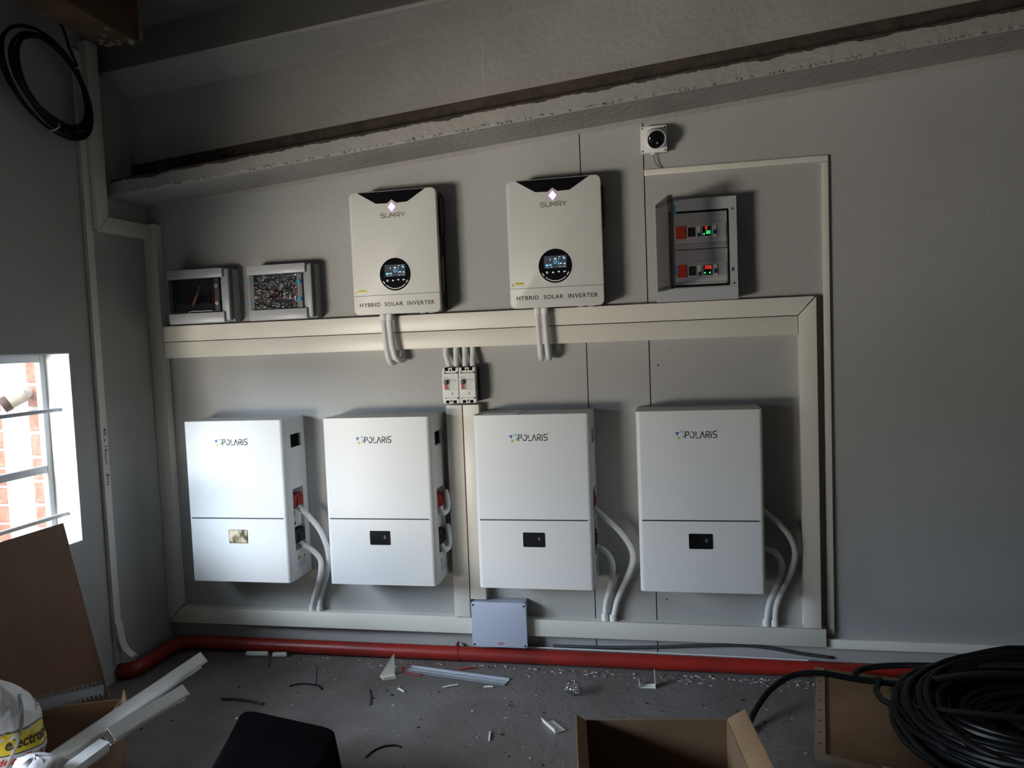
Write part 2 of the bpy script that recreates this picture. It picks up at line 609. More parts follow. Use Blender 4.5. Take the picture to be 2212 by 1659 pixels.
# window
wn = thing('window_1', None, None, (-0.262, -1.0, 0.60))
del wn['label'], wn['category']
wn['kind'] = 'structure'
fr = MB()
FX0, FX1 = -0.275, -0.250
for y0, y1, z0, z1 in ((-0.527, -0.501, 0.604, 1.308), (-1.496, -1.470, 0.604, 1.308), (-1.47, -0.527, 1.280, 1.308), (-1.47, -0.527, 0.604, 0.63)):
    fr.box(FX0, FX1, y0, y1, z0, z1, 0.002)
part(fr, 'window_frame', STEELW, wn)
part(MB().box(FX0, FX1, -1.47, -0.527, 0.865, 0.893, 0.002), 'glazing_bar', STEELW, wn)
part(MB().box(FX0, FX1, -1.01, -0.985, 0.63, 1.28, 0.002), 'glazing_bar', STEELW, wn)
for z in (1.100, 0.705):
    part(MB().box(-0.212, -0.196, -1.496, -0.503, z - 0.007, z + 0.007, 0.002), 'burglar_bar', STEELW, wn)
for y0, y1 in ((-1.47, -1.01), (-0.985, -0.527)):
    for z0, z1 in ((0.63, 0.865), (0.893, 1.28)):
        part(MB().box(-0.264, -0.261, y0, y1, z0, z1), 'pane', GLASS, wn)

# the other windows, and an unseen opening added to let light onto the offcuts
for nm, ya, yb in (('window_2', -2.00, -1.58), ('window_3', -3.90, -2.75)):
    w2 = thing(nm, None, None, (-0.262, (ya + yb) / 2, 0.40))
    del w2['label'], w2['category']
    w2['kind'] = 'structure'
    f2 = MB()
    frame_box(f2, ya, yb, 0.402, 1.310)
    part(f2, 'window_frame', STEELW, w2)
    part(MB().box(-0.264, -0.261, ya + 0.026, yb - 0.026, 0.428, 1.284), 'pane', GLASS, w2)
d1 = thing('added_opening', None, None, (-0.262, -2.375, 0.0))
del d1['label'], d1['category']
d1['kind'] = 'structure'
f2 = MB()
f2.box(FX0, FX1, -2.748, -2.722, 0.0, 1.310)
f2.box(FX0, FX1, -2.028, -2.002, 0.0, 1.310)
f2.box(FX0, FX1, -2.722, -2.028, 1.284, 1.310)
part(f2, 'added_opening_frame', STEELW, d1)

# outside: brick jamb of the outer leaf, far brick wall with a plastered pier, yard
ol = struct(MB().box(-0.343, -0.262, -0.488, 0.3, -0.05, 2.9), 'wall_outer', MORTAR, 'outer leaf of the side wall seen through the window')
for i in range(13):
    z = 0.28 + i * 0.0925
    o = part(MB().box(-0.345, -0.2635, -0.4985, -0.40, z, z + 0.078, 0.003), 'brick', BRICK, ol)
ow = struct(MB().box(-3.2, -0.343, 0.21, 0.40, -0.05, 3.2), 'wall_outside', MORTAR, 'sunlit brick wall outside the window')
pier = part(MB().box(-1.155, -0.345, 0.185, 0.215, -0.05, 3.2, 0.002), 'plaster_pier', PLASTER, ow, 'white rough plastered pier')
for i in range(16):
    z = 0.12 + i * 0.0925
    for j in range(3):
        x1 = -1.160 - j * 0.232 - (0.115 if i % 2 else 0)
        if i % 2 and j == 0:
            part(MB().box(-1.265, -1.160, 0.198, 0.25, z, z + 0.078, 0.003), 'brick', BRICK, ow)
        part(MB().box(x1 - 0.218, x1, 0.198, 0.25, z, z + 0.078, 0.003), 'brick', BRICK, ow)
struct(MB().box(-9, -0.40, -9, 0.4, -0.2, -0.05), 'ground', YARD)

# timber beam under the ceiling, top left
tb = thing('timber_beam', 'rough brown timber beam under the ceiling at top left', 'beam', (0.15, -1.8, 2.405))
b = MB().box(0.08, 0.222, -4.6, -0.475, 2.405, 2.56, 0.006, 2)
part(b, 'beam_body', TIMBER, tb)
sp = MB()
for i in range(16):
    y = -0.475 - abs(rr.gauss(0, 0.05))
    x = rr.uniform(0.09, 0.225)
    s = rr.uniform(0.002, 0.007)
    sp.box(x - s, x + s, y - s * 2, y + s, 2.405 - s * 0.6, 2.405 + s * rr.uniform(1, 7), 0.001)
for i in range(10):
    y = -0.475 + 0.002
    z = rr.uniform(2.41, 2.55)
    s = rr.uniform(0.003, 0.007)
    sp.box(0.20 - s, 0.225 + s * 0.4, y - s, y + s, z - s, z + s, 0.001)
m = part(sp, 'mortar_crumbs', mat('dull_mortar', (0.26, 0.24, 0.22), 0.95, var=0.1), tb, 'pale mortar crumbs on the beam end')
m['kind'] = 'stuff'

# ================================================================== CABLE TRUNKING
ZT, ZM, ZL, ZB1, ZB2 = 1.4086, 1.3410, 1.2716, 0.1818, 0.1138
XR1, XR2, XE = 2.5066, 2.5683, 2.5855
G = 0.0012
GT = 'cream trunking around the batteries'


def inset(poly, d):
    n = len(poly)
    cx = sum(p[0] for p in poly) / n
    cz = sum(p[1] for p in poly) / n
    out = []
    for i in range(n):
        p0, p1, p2 = Vector(poly[i - 1]), Vector(poly[i]), Vector(poly[(i + 1) % n])
        a = (p1 - p0).normalized()
        b = (p2 - p1).normalized()
        na, nb = Vector((-a.y, a.x)), Vector((-b.y, b.x))
        if na.dot(Vector((cx, cz)) - p1) < 0:
            na, nb = -na, -nb
        m = na + nb
        out.append(tuple(p1 + m * (d / max(0.3, m.dot(na)))))
    return out


def trunking(label, poly, depth=0.04, axis='y', wall=0.0, lip=0.011, group=GT, name='cable_trunking'):
    """a trunking length: base channel plus a clip-on lid; poly in the wall plane"""
    sgn = -1 if axis == 'y' else 1
    xs = [p[0] for p in poly]
    zs = [p[1] for p in poly]
    c = ((min(xs) + max(xs)) / 2, min(zs))
    loc = (c[0], wall, c[1]) if axis == 'y' else (wall, c[0], c[1])
    t = thing(name, label, 'trunking', loc, group)
    part(MB().prism(inset(poly, 0.0013), axis, wall + sgn * 0.0004, wall + sgn * (depth - 0.003)), 'base', PVC, t)
    part(MB().prism(inset(poly, 0.0002), axis, wall + sgn * (depth - lip), wall + sgn * depth, 0.0011, 2), 'lid', PVC, t)
    return t


trunking('upper cream trunking run directly under the inverters, mitred at the right end',
         [(-0.0795, ZM + G), (XR1 - 0.001, ZM + G), (XR2 - 0.003, ZT), (-0.0795, ZT)])
trunking('lower of the two cream trunking runs under the inverters', [(-0.0795, ZL), (XR1 - 0.002, ZL), (XR1 - 0.002, ZM - G), (-0.0795, ZM - G)])
trunking('cream upright trunking in the left corner, mitred at the foot', [(-0.1435, ZB2 + 0.003), (-0.0815, ZB1 + 0.003), (-0.0815, 1.846), (-0.1435, 1.846)])
trunking('wide cream upright trunking right of the last battery', [(XR1, ZB1 + 0.004), (XR2, ZB1 + 0.004), (XR2, ZT - 0.002), (XR1, ZM - 0.0005)], 0.046)
trunking('long cream trunking run low on the wall below the batteries', [(-0.1425, ZB2), (XE, ZB2), (XE, ZB1), (-0.0780, ZB1)])
trunking('left one of two cream upright trunkings below the breakers', [(1.1675, ZB1 + 0.004), (1.2325, ZB1 + 0.004), (1.2345, 1.0440), (1.1695, 1.0440)], 0.05)
trunking('right one of two cream upright trunkings below the breakers', [(1.2370, 0.2600), (1.3020, 0.2600), (1.3040, 1.0440), (1.2390, 1.0440)], 0.05)
trunking('cream upright trunking near the ceiling on the side wall', [(-0.350, 1.779 + 0.002), (-0.288, 1.842), (-0.288, 2.50), (-0.350, 2.50)], 0.04, 'x', XL)
trunking('short cream trunking from the side wall to the corner upright', [(-0.348, 1.779), (-0.041, 1.779), (-0.041, 1.840), (-0.287, 1.840)], 0.04, 'x', XL)
GN = 'narrow cream trunking'
trunking('narrow cream trunking running level under the wall camera', [(1.971, 1.887), (2.621, 1.887), (2.621, 1.9095), (1.971, 1.9095)], 0.016, lip=0.006, group=GN)
trunking('narrow cream trunking dropping from the camera run to the floor', [(2.5945, 0.1555), (2.6185, 0.1555), (2.6215, 1.8860), (2.5985, 1.8860)], 0.016, lip=0.006, group=GN)
trunking('low narrow cream trunking running right behind the cable coil', [(2.5868, 0.1040), (4.60, 0.1040), (4.60, 0.1390), (2.5868, 0.1390)], 0.026, lip=0.008, group=GN)

# narrow trunking on the side wall, its lid peeling off at the bottom
t = thing('cable_trunking', 'narrow side wall trunking with handwriting, lid peeling at the bottom', 'trunking', (XL, -0.36, 0.06), GN)
part(MB().box(XL + 0.0004, XL + 0.012, -0.383, -0.352, 0.07, 2.46), 'base', PVC, t)
lid = MB()
path = [(XL + 0.0165, -0.3675, 2.46), (XL + 0.0165, -0.3675, 0.36), (XL + 0.022, -0.365, 0.24), (XL + 0.030, -0.362, 0.15), (XL + 0.045, -0.352, 0.112), (XL + 0.062, -0.338, 0.088)]
pts = spline(path, 0.02)
wv, wf = [], []
for p in pts:
    for dy, dx in ((-0.0170, -0.006), (-0.0170, 0.0), (0.0170, 0.0), (0.0170, -0.006)):
        wv.append((p.x + dx, p.y + dy, p.z))
for i in range(len(pts) - 1):
    for j in range(3):
        a = i * 4 + j
        wf.append((a, a + 1, a + 5, a + 4))
lid.add(wv, wf)
lo = part(lid, 'lid', PVC, t)
md = lo.modifiers.new('thickness', 'SOLIDIFY')
md.thickness = 0.0015
for body, z_, ln_ in (('40 x 16mm', 1.013, 0.145), ('3m', 0.835, 0.048)):
    hw = MB()
    vs, fs, w_ = text_mesh(body, 1.0)
    k = ln_ / w_
    hw.add([(XL + 0.0173, -0.3725 + b * 0.022 - 0.001 + 0.002 * math.sin(a * 3), z_ - a * k) for a, b in vs], fs)
    part(hw, 'handwriting', INK, lo, 'black handwritten size', smooth=0)

# ================================================================== BATTERIES
BW, BH, BD = 0.4407, 0.66, 0.185
BX = (0.0902, 0.7005, 1.3111, 1.9192)
BZ = (0.352, 0.354, 0.3545, 0.357)
BLAB = ('white wall battery nearest the corner, with a tan painted reflection on its display',
        'white wall battery second from the corner, beside the centre trunking',
        'white wall battery with a leaflet lying on its top',
        'white wall battery at the right end of the row')


def battery(x, z, label):
    t = thing('wall_battery', label, 'battery', (x, 0, z), 'wall batteries')
    r = 0.016
    pl = [(x, -0.002), (x, -BD + r)]
    pl += [(x + r - r * math.cos(R(a)), -BD + r - r * math.sin(R(a))) for a in range(15, 91, 15)]
    pl += [(x + BW - r + r * math.sin(R(a)), -BD + r - r * math.cos(R(a))) for a in range(0, 91, 15)]
    pl += [(x + BW, -0.002)]
    body = MB().prism(pl, 'z', z, z + BH)
    e = x + BW
    body = cut(body, [(e - 0.045, e + 0.02, -0.131, -0.040, z + 0.116, z + 0.370),
                      (e - 0.012, e + 0.02, -0.125, -0.036, z + 0.539, z + 0.593)])
    part(body, 'casing', BATT, t, smooth=30)
    yf = -BD - 0.0006
    part(MB().box(e - 0.0118, e - 0.009, -0.1245, -0.0365, z + 0.5395, z + 0.5925), 'side_vent', MATTE, t)
    # connectors in the side recess
    c = part(MB().box(e - 0.044, e + 0.001, -0.126, -0.045, z + 0.292, z + 0.343, 0.003), 'connector', DRED, t, 'red power connector')
    part(MB().box(e - 0.03, e + 0.006, -0.10, -0.07, z + 0.300, z + 0.334, 0.002), 'latch', DRED, c)
    c = part(MB().box(e - 0.044, e + 0.001, -0.123, -0.045, z + 0.143, z + 0.198, 0.003), 'connector', BLACK, t, 'black power connector')
    part(MB().box(e - 0.03, e + 0.006, -0.10, -0.07, z + 0.150, z + 0.188, 0.002), 'latch', BLACK, c)
    part(MB().box(e - 0.044, e - 0.012, -0.128, -0.045, z + 0.206, z + 0.284, 0.002), 'port_panel', CONDUIT, t)
    pm = MB()
    pm.box(e - 0.0121, e - 0.0108, -0.121, -0.107, z + 0.252, z + 0.276)
    pm.lathe([(0.0, 0.0), (0.009, 0.0), (0.009, 0.001), (0.005, 0.001), (0.005, 0.0), (0.0, 0.0)], (e - 0.0119, -0.108, z + 0.225), (1, 0, 0), 14)
    part(pm, 'port', INK, t)
    # rating sticker
    st = part(MB().box(e, e + 0.0006, -0.121, -0.046, z + 0.033, z + 0.094), 'rating_sticker', PAPER, t, 'white rating sticker')
    ln = MB()
    for q in range(5):
        zz = z + 0.038 + q * 0.0065
        for a_, b_ in ((-0.118, -0.092), (-0.089, -0.070), (-0.067, -0.049)):
            ln.add([(e + 0.0008, a_, zz), (e + 0.0008, b_, zz), (e + 0.0008, b_, zz + 0.0035), (e + 0.0008, a_, zz + 0.0035)], [(0, 1, 2, 3)])
    part(ln, 'small_print', GREY, st, smooth=0)
    tr = MB()
    tr.add([(e + 0.0008, -0.094, z + 0.073), (e + 0.0008, -0.076, z + 0.073), (e + 0.0008, -0.085, z + 0.091)], [(0, 1, 2)])
    part(tr, 'warning_triangle', YELLOW, st, smooth=0)
    tr = MB()
    tr.add([(e + 0.0008, -0.070, z + 0.073), (e + 0.0008, -0.050, z + 0.073), (e + 0.0008, -0.060, z + 0.092)], [(0, 1, 2)])
    part(tr, 'pictogram', GREY, st, smooth=0)
    tr = MB()
    tr.add([(e + 0.0008, -0.118, z + 0.073), (e + 0.0008, -0.100, z + 0.073), (e + 0.0008, -0.100, z + 0.090), (e + 0.0008, -0.118, z + 0.090)], [(0, 1, 2, 3)])
    part(tr, 'pictogram', GREY, st, smooth=0)
    # front: groove line, display, brand mark
    part(MB().box(x + 0.013, x + BW - 0.018, yf, -BD + 0.002, z + 0.2600, z + 0.2650), 'groove_line', GREYLINE, t)
    dp = part(MB().prism(rrect(x + 0.177, x + 0.2605, z + 0.160, z + 0.2155, 0.004), 'y', yf - 0.0008, -BD + 0.002), 'display', GBLACK, t, 'glossy black display')
    ic = MB()
    ic.lathe([(0.0, 0), (0.0042, 0), (0.0042, 0.0002), (0.0026, 0.0002), (0.0026, 0), (0, 0)], (x + 0.2385, yf - 0.0010, z + 0.189), (0, -1, 0), 12)
    strokes(ic, [[(0, 0), (1, 0)]], x + 0.2355, yf - 0.0012, z + 0.1965, 0.005, 1, 0.0022)
    part(ic, 'touch_icon', GREY, dp, smooth=0)
    # pinwheel logo of four blades
    cx, cz = x + 0.155, z + 0.5735
    blades = ((LBLUE, [(-0.0135, 0.0085), (-0.0005, 0.0095), (-0.0075, -0.0030)]),
              (LTEAL, [(0.0010, 0.0110), (0.0120, 0.0150), (0.0135, 0.0045)]),
              (LAQUA, [(0.0105, -0.0090), (0.0165, -0.0085), (0.0145, 0.0030), (0.0070, -0.0085)]),
              (LLIME, [(-0.0070, -0.0050), (-0.0055, -0.0150), (0.0055, -0.0110)]))
    for mt, pg in blades:
        pg3 = [(cx - 0.001 + a * 1.12, yf, cz + b * 1.12) for a, b in pg]
        part(MB().add(pg3, [tuple(range(len(pg3)))]), 'logo_blade', mt, t, smooth=0)
    L = MB()
    h, y = 0.0215, yf
    zb = z + 0.5625
    xl, sx = x + 0.1745, 0.0118
    strokes(L, [[(0, 0), (0, 1), (0.75, 1)] + arc(0.75, 0.75, 0.3, 0.25, 90, -90, 8) + [(0.2, 0.5)]], xl, y, zb, sx, h, 0.0033)
    strokes(L, [arc(0.62, 0.5, 0.62, 0.5, 100, -160, 16)], xl + 0.0160, y, zb, sx, h, 0.0033)
    strokes(L, [[(0, 1), (0, 0.38)], [(0, 0.0), (1, 0.0)]], xl + 0.0370, y, zb, sx, h, 0.0033)
    strokes(L, [[(0, 0), (0.62, 1), (1.24, 0)]], xl + 0.0515, y, zb, sx, h, 0.0033)
    strokes(L, [[(0, 0), (0, 0.72)], [(0, 1), (0.75, 1)] + arc(0.75, 0.75, 0.3, 0.25, 90, -90, 8) + [(0.35, 0.5), (1.05, 0)]], xl + 0.0715, y, zb, sx, h, 0.0033)
    strokes(L, [[(0, 0), (0, 0.66)], [(0, 0.92), (0, 1.0)]], xl + 0.0895, y, zb, sx, h, 0.0034)
    strokes(L, [[(1.0, 1.05), (0.3, 1.05)] + arc(0.3, 0.78, 0.28, 0.25, 90, 270, 8) + [(0.75, 0.53)] + arc(0.75, 0.27, 0.28, 0.26, 90, -90, 8) + [(0.0, 0.0)]], xl + 0.0960, y, zb, sx, h, 0.0033)
    part(L, 'brand_lettering', INK, t, 'POLARIS lettering', smooth=0)
    rm = MB()
    strokes(rm, [arc(0, 0, 1, 1, 0, 360, 10), [(-0.3, -0.5), (-0.3, 0.5), (0.3, 0.3), (-0.3, 0), (0.4, -0.5)]], xl + 0.1120, y, zb + 0.0265, 0.0028, 0.0028, 0.0006)
    part(rm, 'registered_mark', GREY, t, smooth=0)
    return t


batts = [battery(BX[0], BZ[0], BLAB[0])]
for i in (1, 2, 3):
    c = copy_tree(batts[0])
    c.location = (BX[i], 0, BZ[i])
    c['label'] = BLAB[i]
    batts.append(c)
# mottled tan sheet painting the bright outdoors mirrored in the first battery's display
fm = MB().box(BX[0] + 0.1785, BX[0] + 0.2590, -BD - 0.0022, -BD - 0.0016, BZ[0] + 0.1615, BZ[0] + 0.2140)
part(fm, 'display_reflection', TAN, batts[0], 'tan painted reflection on the display')

# ================================================================== CORRUGATED CONDUITS


def conduit(label, pts, r=0.0115, group=None, collar=None, pitch=0.0046):
    path = spline(pts, pitch / 2)
    rs = [r * (1.0 if i % 2 else 0.925) for i in range(len(path))]
    t = thing('conduit', label, 'conduit', path[-1], group)
    part(MB().tube(path, rs, 12), 'corrugated_tube', CONDUIT, t, smooth=50)
    for e, d in (collar or []):
        part(MB().cyl(e, d, r * 1.22, 16), 'collar', WPVC, t)
    return t


GB = 'conduits from the batteries'
ZB = ZB1 + 0.0005


def bcon(label, pts):
    foot = pts[-1]
    pts = pts[:-1] + [(foot[0], foot[1], ZB + 0.004)]
    conduit(label, pts, 0.0115, GB, [((foot[0], foot[1], ZB), (foot[0], foot[1], ZB + 0.024))])


bcon('upper conduit from the red plug of the battery nearest the corner', [(0.534, -0.100, 0.645), (0.552, -0.100, 0.630), (0.582, -0.095, 0.599), (0.620, -0.080, 0.534), (0.638, -0.06, 0.44), (0.619, -0.045, 0.349), (0.582, -0.030, 0.262), (0.567, -0.022, 0.195)])
bcon('lower conduit from the black plug of the battery nearest the corner', [(0.534, -0.100, 0.493), (0.552, -0.100, 0.483), (0.582, -0.095, 0.464), (0.609, -0.080, 0.422), (0.612, -0.084, 0.371), (0.583, -0.064, 0.299), (0.549, -0.036, 0.232), (0.534, -0.022, 0.194)])
conduit('upper hooked conduit stub between the second battery and centre trunking', [(1.143, -0.105, 0.650), (1.147, -0.105, 0.632), (1.1550, -0.098, 0.622), (1.1625, -0.076, 0.628), (1.1640, -0.066, 0.650), (1.1585, -0.056, 0.680), (1.1535, -0.040, 0.700)], 0.0115, GB)
conduit('lower hooked conduit stub between the second battery and centre trunking', [(1.143, -0.105, 0.500), (1.147, -0.105, 0.484), (1.1550, -0.098, 0.474), (1.1625, -0.076, 0.480), (1.1640, -0.066, 0.506), (1.1585, -0.056, 0.540), (1.1535, -0.040, 0.560)], 0.0115, GB)
bcon('upper conduit from the battery under the leaflet', [(1.754, -0.100, 0.640), (1.770, -0.100, 0.626), (1.796, -0.095, 0.601), (1.845, -0.080, 0.548), (1.883, -0.065, 0.482), (1.886, -0.055, 0.426), (1.858, -0.045, 0.35), (1.823, -0.030, 0.269), (1.803, -0.022, 0.191)])
bcon('lower conduit from the battery under the leaflet', [(1.754, -0.100, 0.496), (1.766, -0.100, 0.491), (1.783, -0.095, 0.48), (1.805, -0.080, 0.446), (1.811, -0.065, 0.397), (1.799, -0.045, 0.33), (1.779, -0.030, 0.258), (1.771, -0.022, 0.19)])
bcon('upper conduit with printed lettering from the right end battery', [(2.362, -0.100, 0.640), (2.377, -0.100, 0.626), (2.414, -0.095, 0.593), (2.457, -0.080, 0.538), (2.477, -0.065, 0.475), (2.464, -0.055, 0.402), (2.433, -0.045, 0.327), (2.412, -0.030, 0.26), (2.407, -0.022, 0.194)])
bcon('lower conduit from the right end battery', [(2.362, -0.100, 0.499), (2.378, -0.100, 0.494), (2.404, -0.095, 0.482), (2.426, -0.080, 0.444), (2.426, -0.065, 0.396), (2.411, -0.045, 0.337), (2.387, -0.030, 0.268), (2.376, -0.022, 0.193)])
GI = 'conduits looping from the inverters'
for lab, pts in (('left conduit looping below the first inverter', [(0.934, -0.070, 1.414), (0.934, -0.074, 1.385), (0.942, -0.078, 1.303), (0.948, -0.077, 1.247), (0.955, -0.068, 1.223), (0.962, -0.044, 1.222), (0.964, -0.026, 1.240), (0.962, -0.021, 1.2690)]),
                 ('right conduit looping below the first inverter', [(0.961, -0.070, 1.414), (0.961, -0.074, 1.385), (0.967, -0.078, 1.302), (0.976, -0.077, 1.250), (0.985, -0.066, 1.232), (0.990, -0.040, 1.234), (0.990, -0.025, 1.248), (0.989, -0.021, 1.2690)]),
                 ('left conduit looping below the second inverter', [(1.556, -0.070, 1.410), (1.556, -0.074, 1.380), (1.561, -0.078, 1.288), (1.563, -0.077, 1.240), (1.563, -0.062, 1.219), (1.560, -0.038, 1.221), (1.556, -0.025, 1.240), (1.555, -0.021, 1.2690)]),
                 ('right conduit looping below the second inverter', [(1.584, -0.070, 1.410), (1.584, -0.074, 1.380), (1.589, -0.078, 1.287), (1.592, -0.077, 1.240), (1.592, -0.062, 1.219), (1.590, -0.038, 1.221), (1.588, -0.025, 1.240), (1.587, -0.021, 1.2690)])):
    conduit(lab, pts, 0.0115, GI, [((pts[0][0], pts[0][1], pts[0][2]), (pts[0][0], pts[0][1] - 0.002, pts[0][2] - 0.024))])
GM = 'short conduits above the breakers'
for lab, a, b in (('leftmost of four short conduits above the breakers', (1.173, 1.271), (1.188, 1.186)), ('second from left of four short conduits above the breakers', (1.214, 1.271), (1.219, 1.186)),
                  ('third from left of four short conduits above the breakers', (1.251, 1.271), (1.255, 1.186)), ('rightmost of four short conduits above the breakers', (1.283, 1.271), (1.286, 1.186))):
    conduit(lab, [(a[0], -0.022, a[1]), (a[0] + 0.002, -0.030, a[1] - 0.03), (b[0], -0.044, b[1] + 0.02), (b[0], -0.046, b[1])], 0.0118, GM)

# ================================================================== INVERTERS
IW, IH, ID = 0.3535, 0.4755, 0.12


def inverter(x, z, label):
    t = thing('solar_inverter', label, 'inverter', (x, 0, z), 'solar inverters')
    part(MB().prism(rrect(x + 0.004, x + IW - 0.004, z + 0.003, z + IH - 0.004, 0.012), 'y', -0.003, -0.094, 0.001), 'rear_casing', BLACK, t)
    sd = MB()
    sd.box(x - 0.004, x + 0.010, -0.080, -0.022, z + 0.30, z + 0.435, 0.004, 2)
    part(sd, 'side_bulge', BLACK, t)
    sd = MB()
    sd.box(x + IW - 0.010, x + IW + 0.006, -0.080, -0.022, z + 0.30, z + 0.445, 0.004, 2)
    part(sd, 'side_bulge', BLACK, t)
    e = x + IW - 0.0035
    stk = part(MB().box(e - 0.001, e + 0.0004, -0.060, -0.042, z + 0.075, z + 0.215), 'side_sticker', GREY, t, 'narrow grey side sticker')
    # white front cover with a notched black top
    part(MB().prism(rrect(x, x + IW, z, z + IH, 0.020, 6), 'y', -0.0935, -ID, 0.0028, 2), 'front_cover', INVW, t)
    y = -ID - 0.0006
    bp = MB()
    pg = [(0.037, IH - 0.0025), (0.111, 0.428), (0.157, 0.4265), (0.1755, 0.4405), (0.194, 0.4265), (0.239, 0.428), (0.313, IH - 0.0025)]
    bp.prism([(x + a, z + b) for a, b in pg], 'y', y, -ID + 0.002)
    part(bp, 'black_inlay', GBLACK, t, 'glossy black trapezoid inlay')
    tp = MB().box(x + 0.037, x + 0.313, -ID + 0.0005, -0.0945, z + IH - 0.0004, z + IH + 0.0006)
    part(tp, 'top_inlay', GBLACK, t)
    cx, cz = x + 0.1755, z + 0.4120
    ld = part(MB().prism([(cx - 0.0170, cz), (cx, cz - 0.0195), (cx + 0.0170, cz), (cx, cz + 0.0195)], 'y', y - 0.0010, -ID + 0.001, 0.0004), 'status_light', LEDRIM, t, 'glowing violet diamond light')
    part(MB().prism([(cx - 0.0135, cz), (cx, cz - 0.0155), (cx + 0.0135, cz), (cx, cz + 0.0155)], 'y', y - 0.0016, y - 0.0008), 'light_core', LED, ld)
    sw = MB()
    strokes(sw, [arc(0, 0.25, 0.4, 0.3, 200, 20, 6), arc(0, -0.25, 0.4, 0.3, 20, -160, 6)], cx, y - 0.0020, cz, 0.009, 0.010, 0.0009)
    part(sw, 'light_emblem', LEDRIM, ld, smooth=0)
    # brand name
    L = MB()
    xl, zb, h, w = x + 0.1285, z + 0.3725, 0.0155, 0.0024
    sx = 0.0155
    strokes(L, [[(1, 1), (0.1, 1), (0, 0.85), (0, 0.6), (0.1, 0.5), (0.9, 0.5), (1, 0.4), (1, 0.15), (0.9, 0), (0, 0)]], xl, y, zb, sx, h, w)
    strokes(L, [[(0, 1), (0, 0.15), (0.12, 0), (0.88, 0), (1, 0.15), (1, 1)]], xl + 0.0205, y, zb, sx, h, w)
    strokes(L, [[(0, 0), (0.12, 1), (0.5, 0.25), (0.88, 1), (1, 0)]], xl + 0.0405, y, zb, sx * 1.1, h, w)
    strokes(L, [[(0, 0), (0, 1), (0.9, 1), (1, 0.88), (1, 0.55), (0.9, 0.42), (0.15, 0.42)], [(0.55, 0.42), (1, 0)]], xl + 0.0630, y, zb, sx, h, w)
    strokes(L, [[(0, 1), (0.5, 0.45), (1, 1)], [(0.5, 0.45), (0.5, 0)]], xl + 0.0825, y, zb, sx, h, w)
    part(L, 'brand_lettering', GREENINK, t, 'SUMRY lettering', smooth=0)
    # round display
    cx, cz, rr_ = x + 0.1765, z + 0.1525, 0.0635
    dp = part(MB().lathe([(0, 0), (rr_ - 0.0008, 0.0), (rr_, -0.0008), (rr_, -0.003)], (cx, y - 0.0012, cz), (0, -1, 0), 48), 'round_display', GBLACK, t, 'round black display')
    part(MB().lathe([(rr_ + 0.0018, 0), (rr_ + 0.0018, 0.001), (rr_, 0.001), (rr_, 0)], (cx, y + 0.0004, cz), (0, -1, 0), 48), 'display_ring', WPVC, t)
    yy = y - 0.0016
    part(MB().add([(cx - 0.0415, yy, cz - 0.008), (cx + 0.0425, yy, cz - 0.008), (cx + 0.0425, yy, cz + 0.0375), (cx - 0.0415, yy, cz + 0.0375)], [(0, 1, 2, 3)]), 'screen', SCREEN, dp, smooth=0)
    yy -= 0.0004
    ic = MB()
    strokes(ic, [arc(0, 0, 1, 1, 0, 360, 14)], cx + 0.0005, yy, cz + 0.0140, 0.0055, 0.0055, 0.0014)
    for a, b, w1, h1 in ((-0.036, 0.0000, 0.010, 0.006), (-0.022, 0.0010, 0.008, 0.005), (-0.018, -0.006, 0.006, 0.002), (0.030, 0.024, 0.008, 0.005), (0.032, 0.004, 0.007, 0.005), (0.012, 0.004, 0.002, 0.009), (0.012, 0.020, 0.002, 0.006)):
        ic.add([(cx + a, yy, cz + b), (cx + a + w1, yy, cz + b), (cx + a + w1, yy, cz + b + h1), (cx + a, yy, cz + b + h1)], [(0, 1, 2, 3)])
    part(ic, 'screen_icon', ICON, dp, 'cyan screen icons', smooth=0)
    iw = MB()
    for a, b, w1, h1 in ((-0.020, 0.021, 0.003, 0.006), (-0.004, 0.024, 0.009, 0.004), (0.013, 0.031, 0.007, 0.002), (0.028, 0.032, 0.006, 0.0014), (0.018, 0.006, 0.007, 0.004), (-0.033, -0.006, 0.008, 0.001), (0.014, -0.005, 0.008, 0.0014), (0.028, -0.004, 0.010, 0.001)):
        iw.add([(cx + a, yy, cz + b), (cx + a + w1, yy, cz + b), (cx + a + w1, yy, cz + b + h1), (cx + a, yy, cz + b + h1)], [(0, 1, 2, 3)])
    strokes(iw, [[(0, 0), (1, 0)], [(0, 1), (1, 1)], [(0, 0), (0, 1)], [(1, 0), (1, 1)], [(0.5, 0), (0.5, 1)], [(0, 0.5), (1, 0.5)]], cx - 0.035, yy, cz - 0.0265, 0.006, 0.006, 0.0008)
    iw.add([(cx - 0.014, yy, cz - 0.026), (cx - 0.005, yy, cz - 0.026), (cx - 0.0095, yy, cz - 0.020)], [(0, 1, 2)])
    iw.add([(cx + 0.008, yy, cz - 0.020), (cx + 0.017, yy, cz - 0.020), (cx + 0.0125, yy, cz - 0.026)], [(0, 1, 2)])
    strokes(iw, [[(1, 1), (1, 0.5), (0, 0.5)], [(0.35, 0.9), (0, 0.5), (0.35, 0.1)]], cx + 0.030, yy, cz - 0.0265, 0.008, 0.007, 0.0012)
    part(iw, 'touch_icon', ICONW, dp, smooth=0)
    ar = MB()
    strokes(ar, [arc(0, 0, 1, 1, 228, 312, 16)], cx, yy, cz, 0.0555, 0.0555, 0.0032)
    strokes(ar, [arc(0, 0, 1, 1, 208, 218, 3)], cx, yy, cz, 0.0555, 0.0555, 0.0042)
    strokes(ar, [arc(0, 0, 1, 1, 322, 332, 3)], cx, yy, cz, 0.0555, 0.0555, 0.0042)
    part(ar, 'display_arc', WPVC, dp, smooth=0)
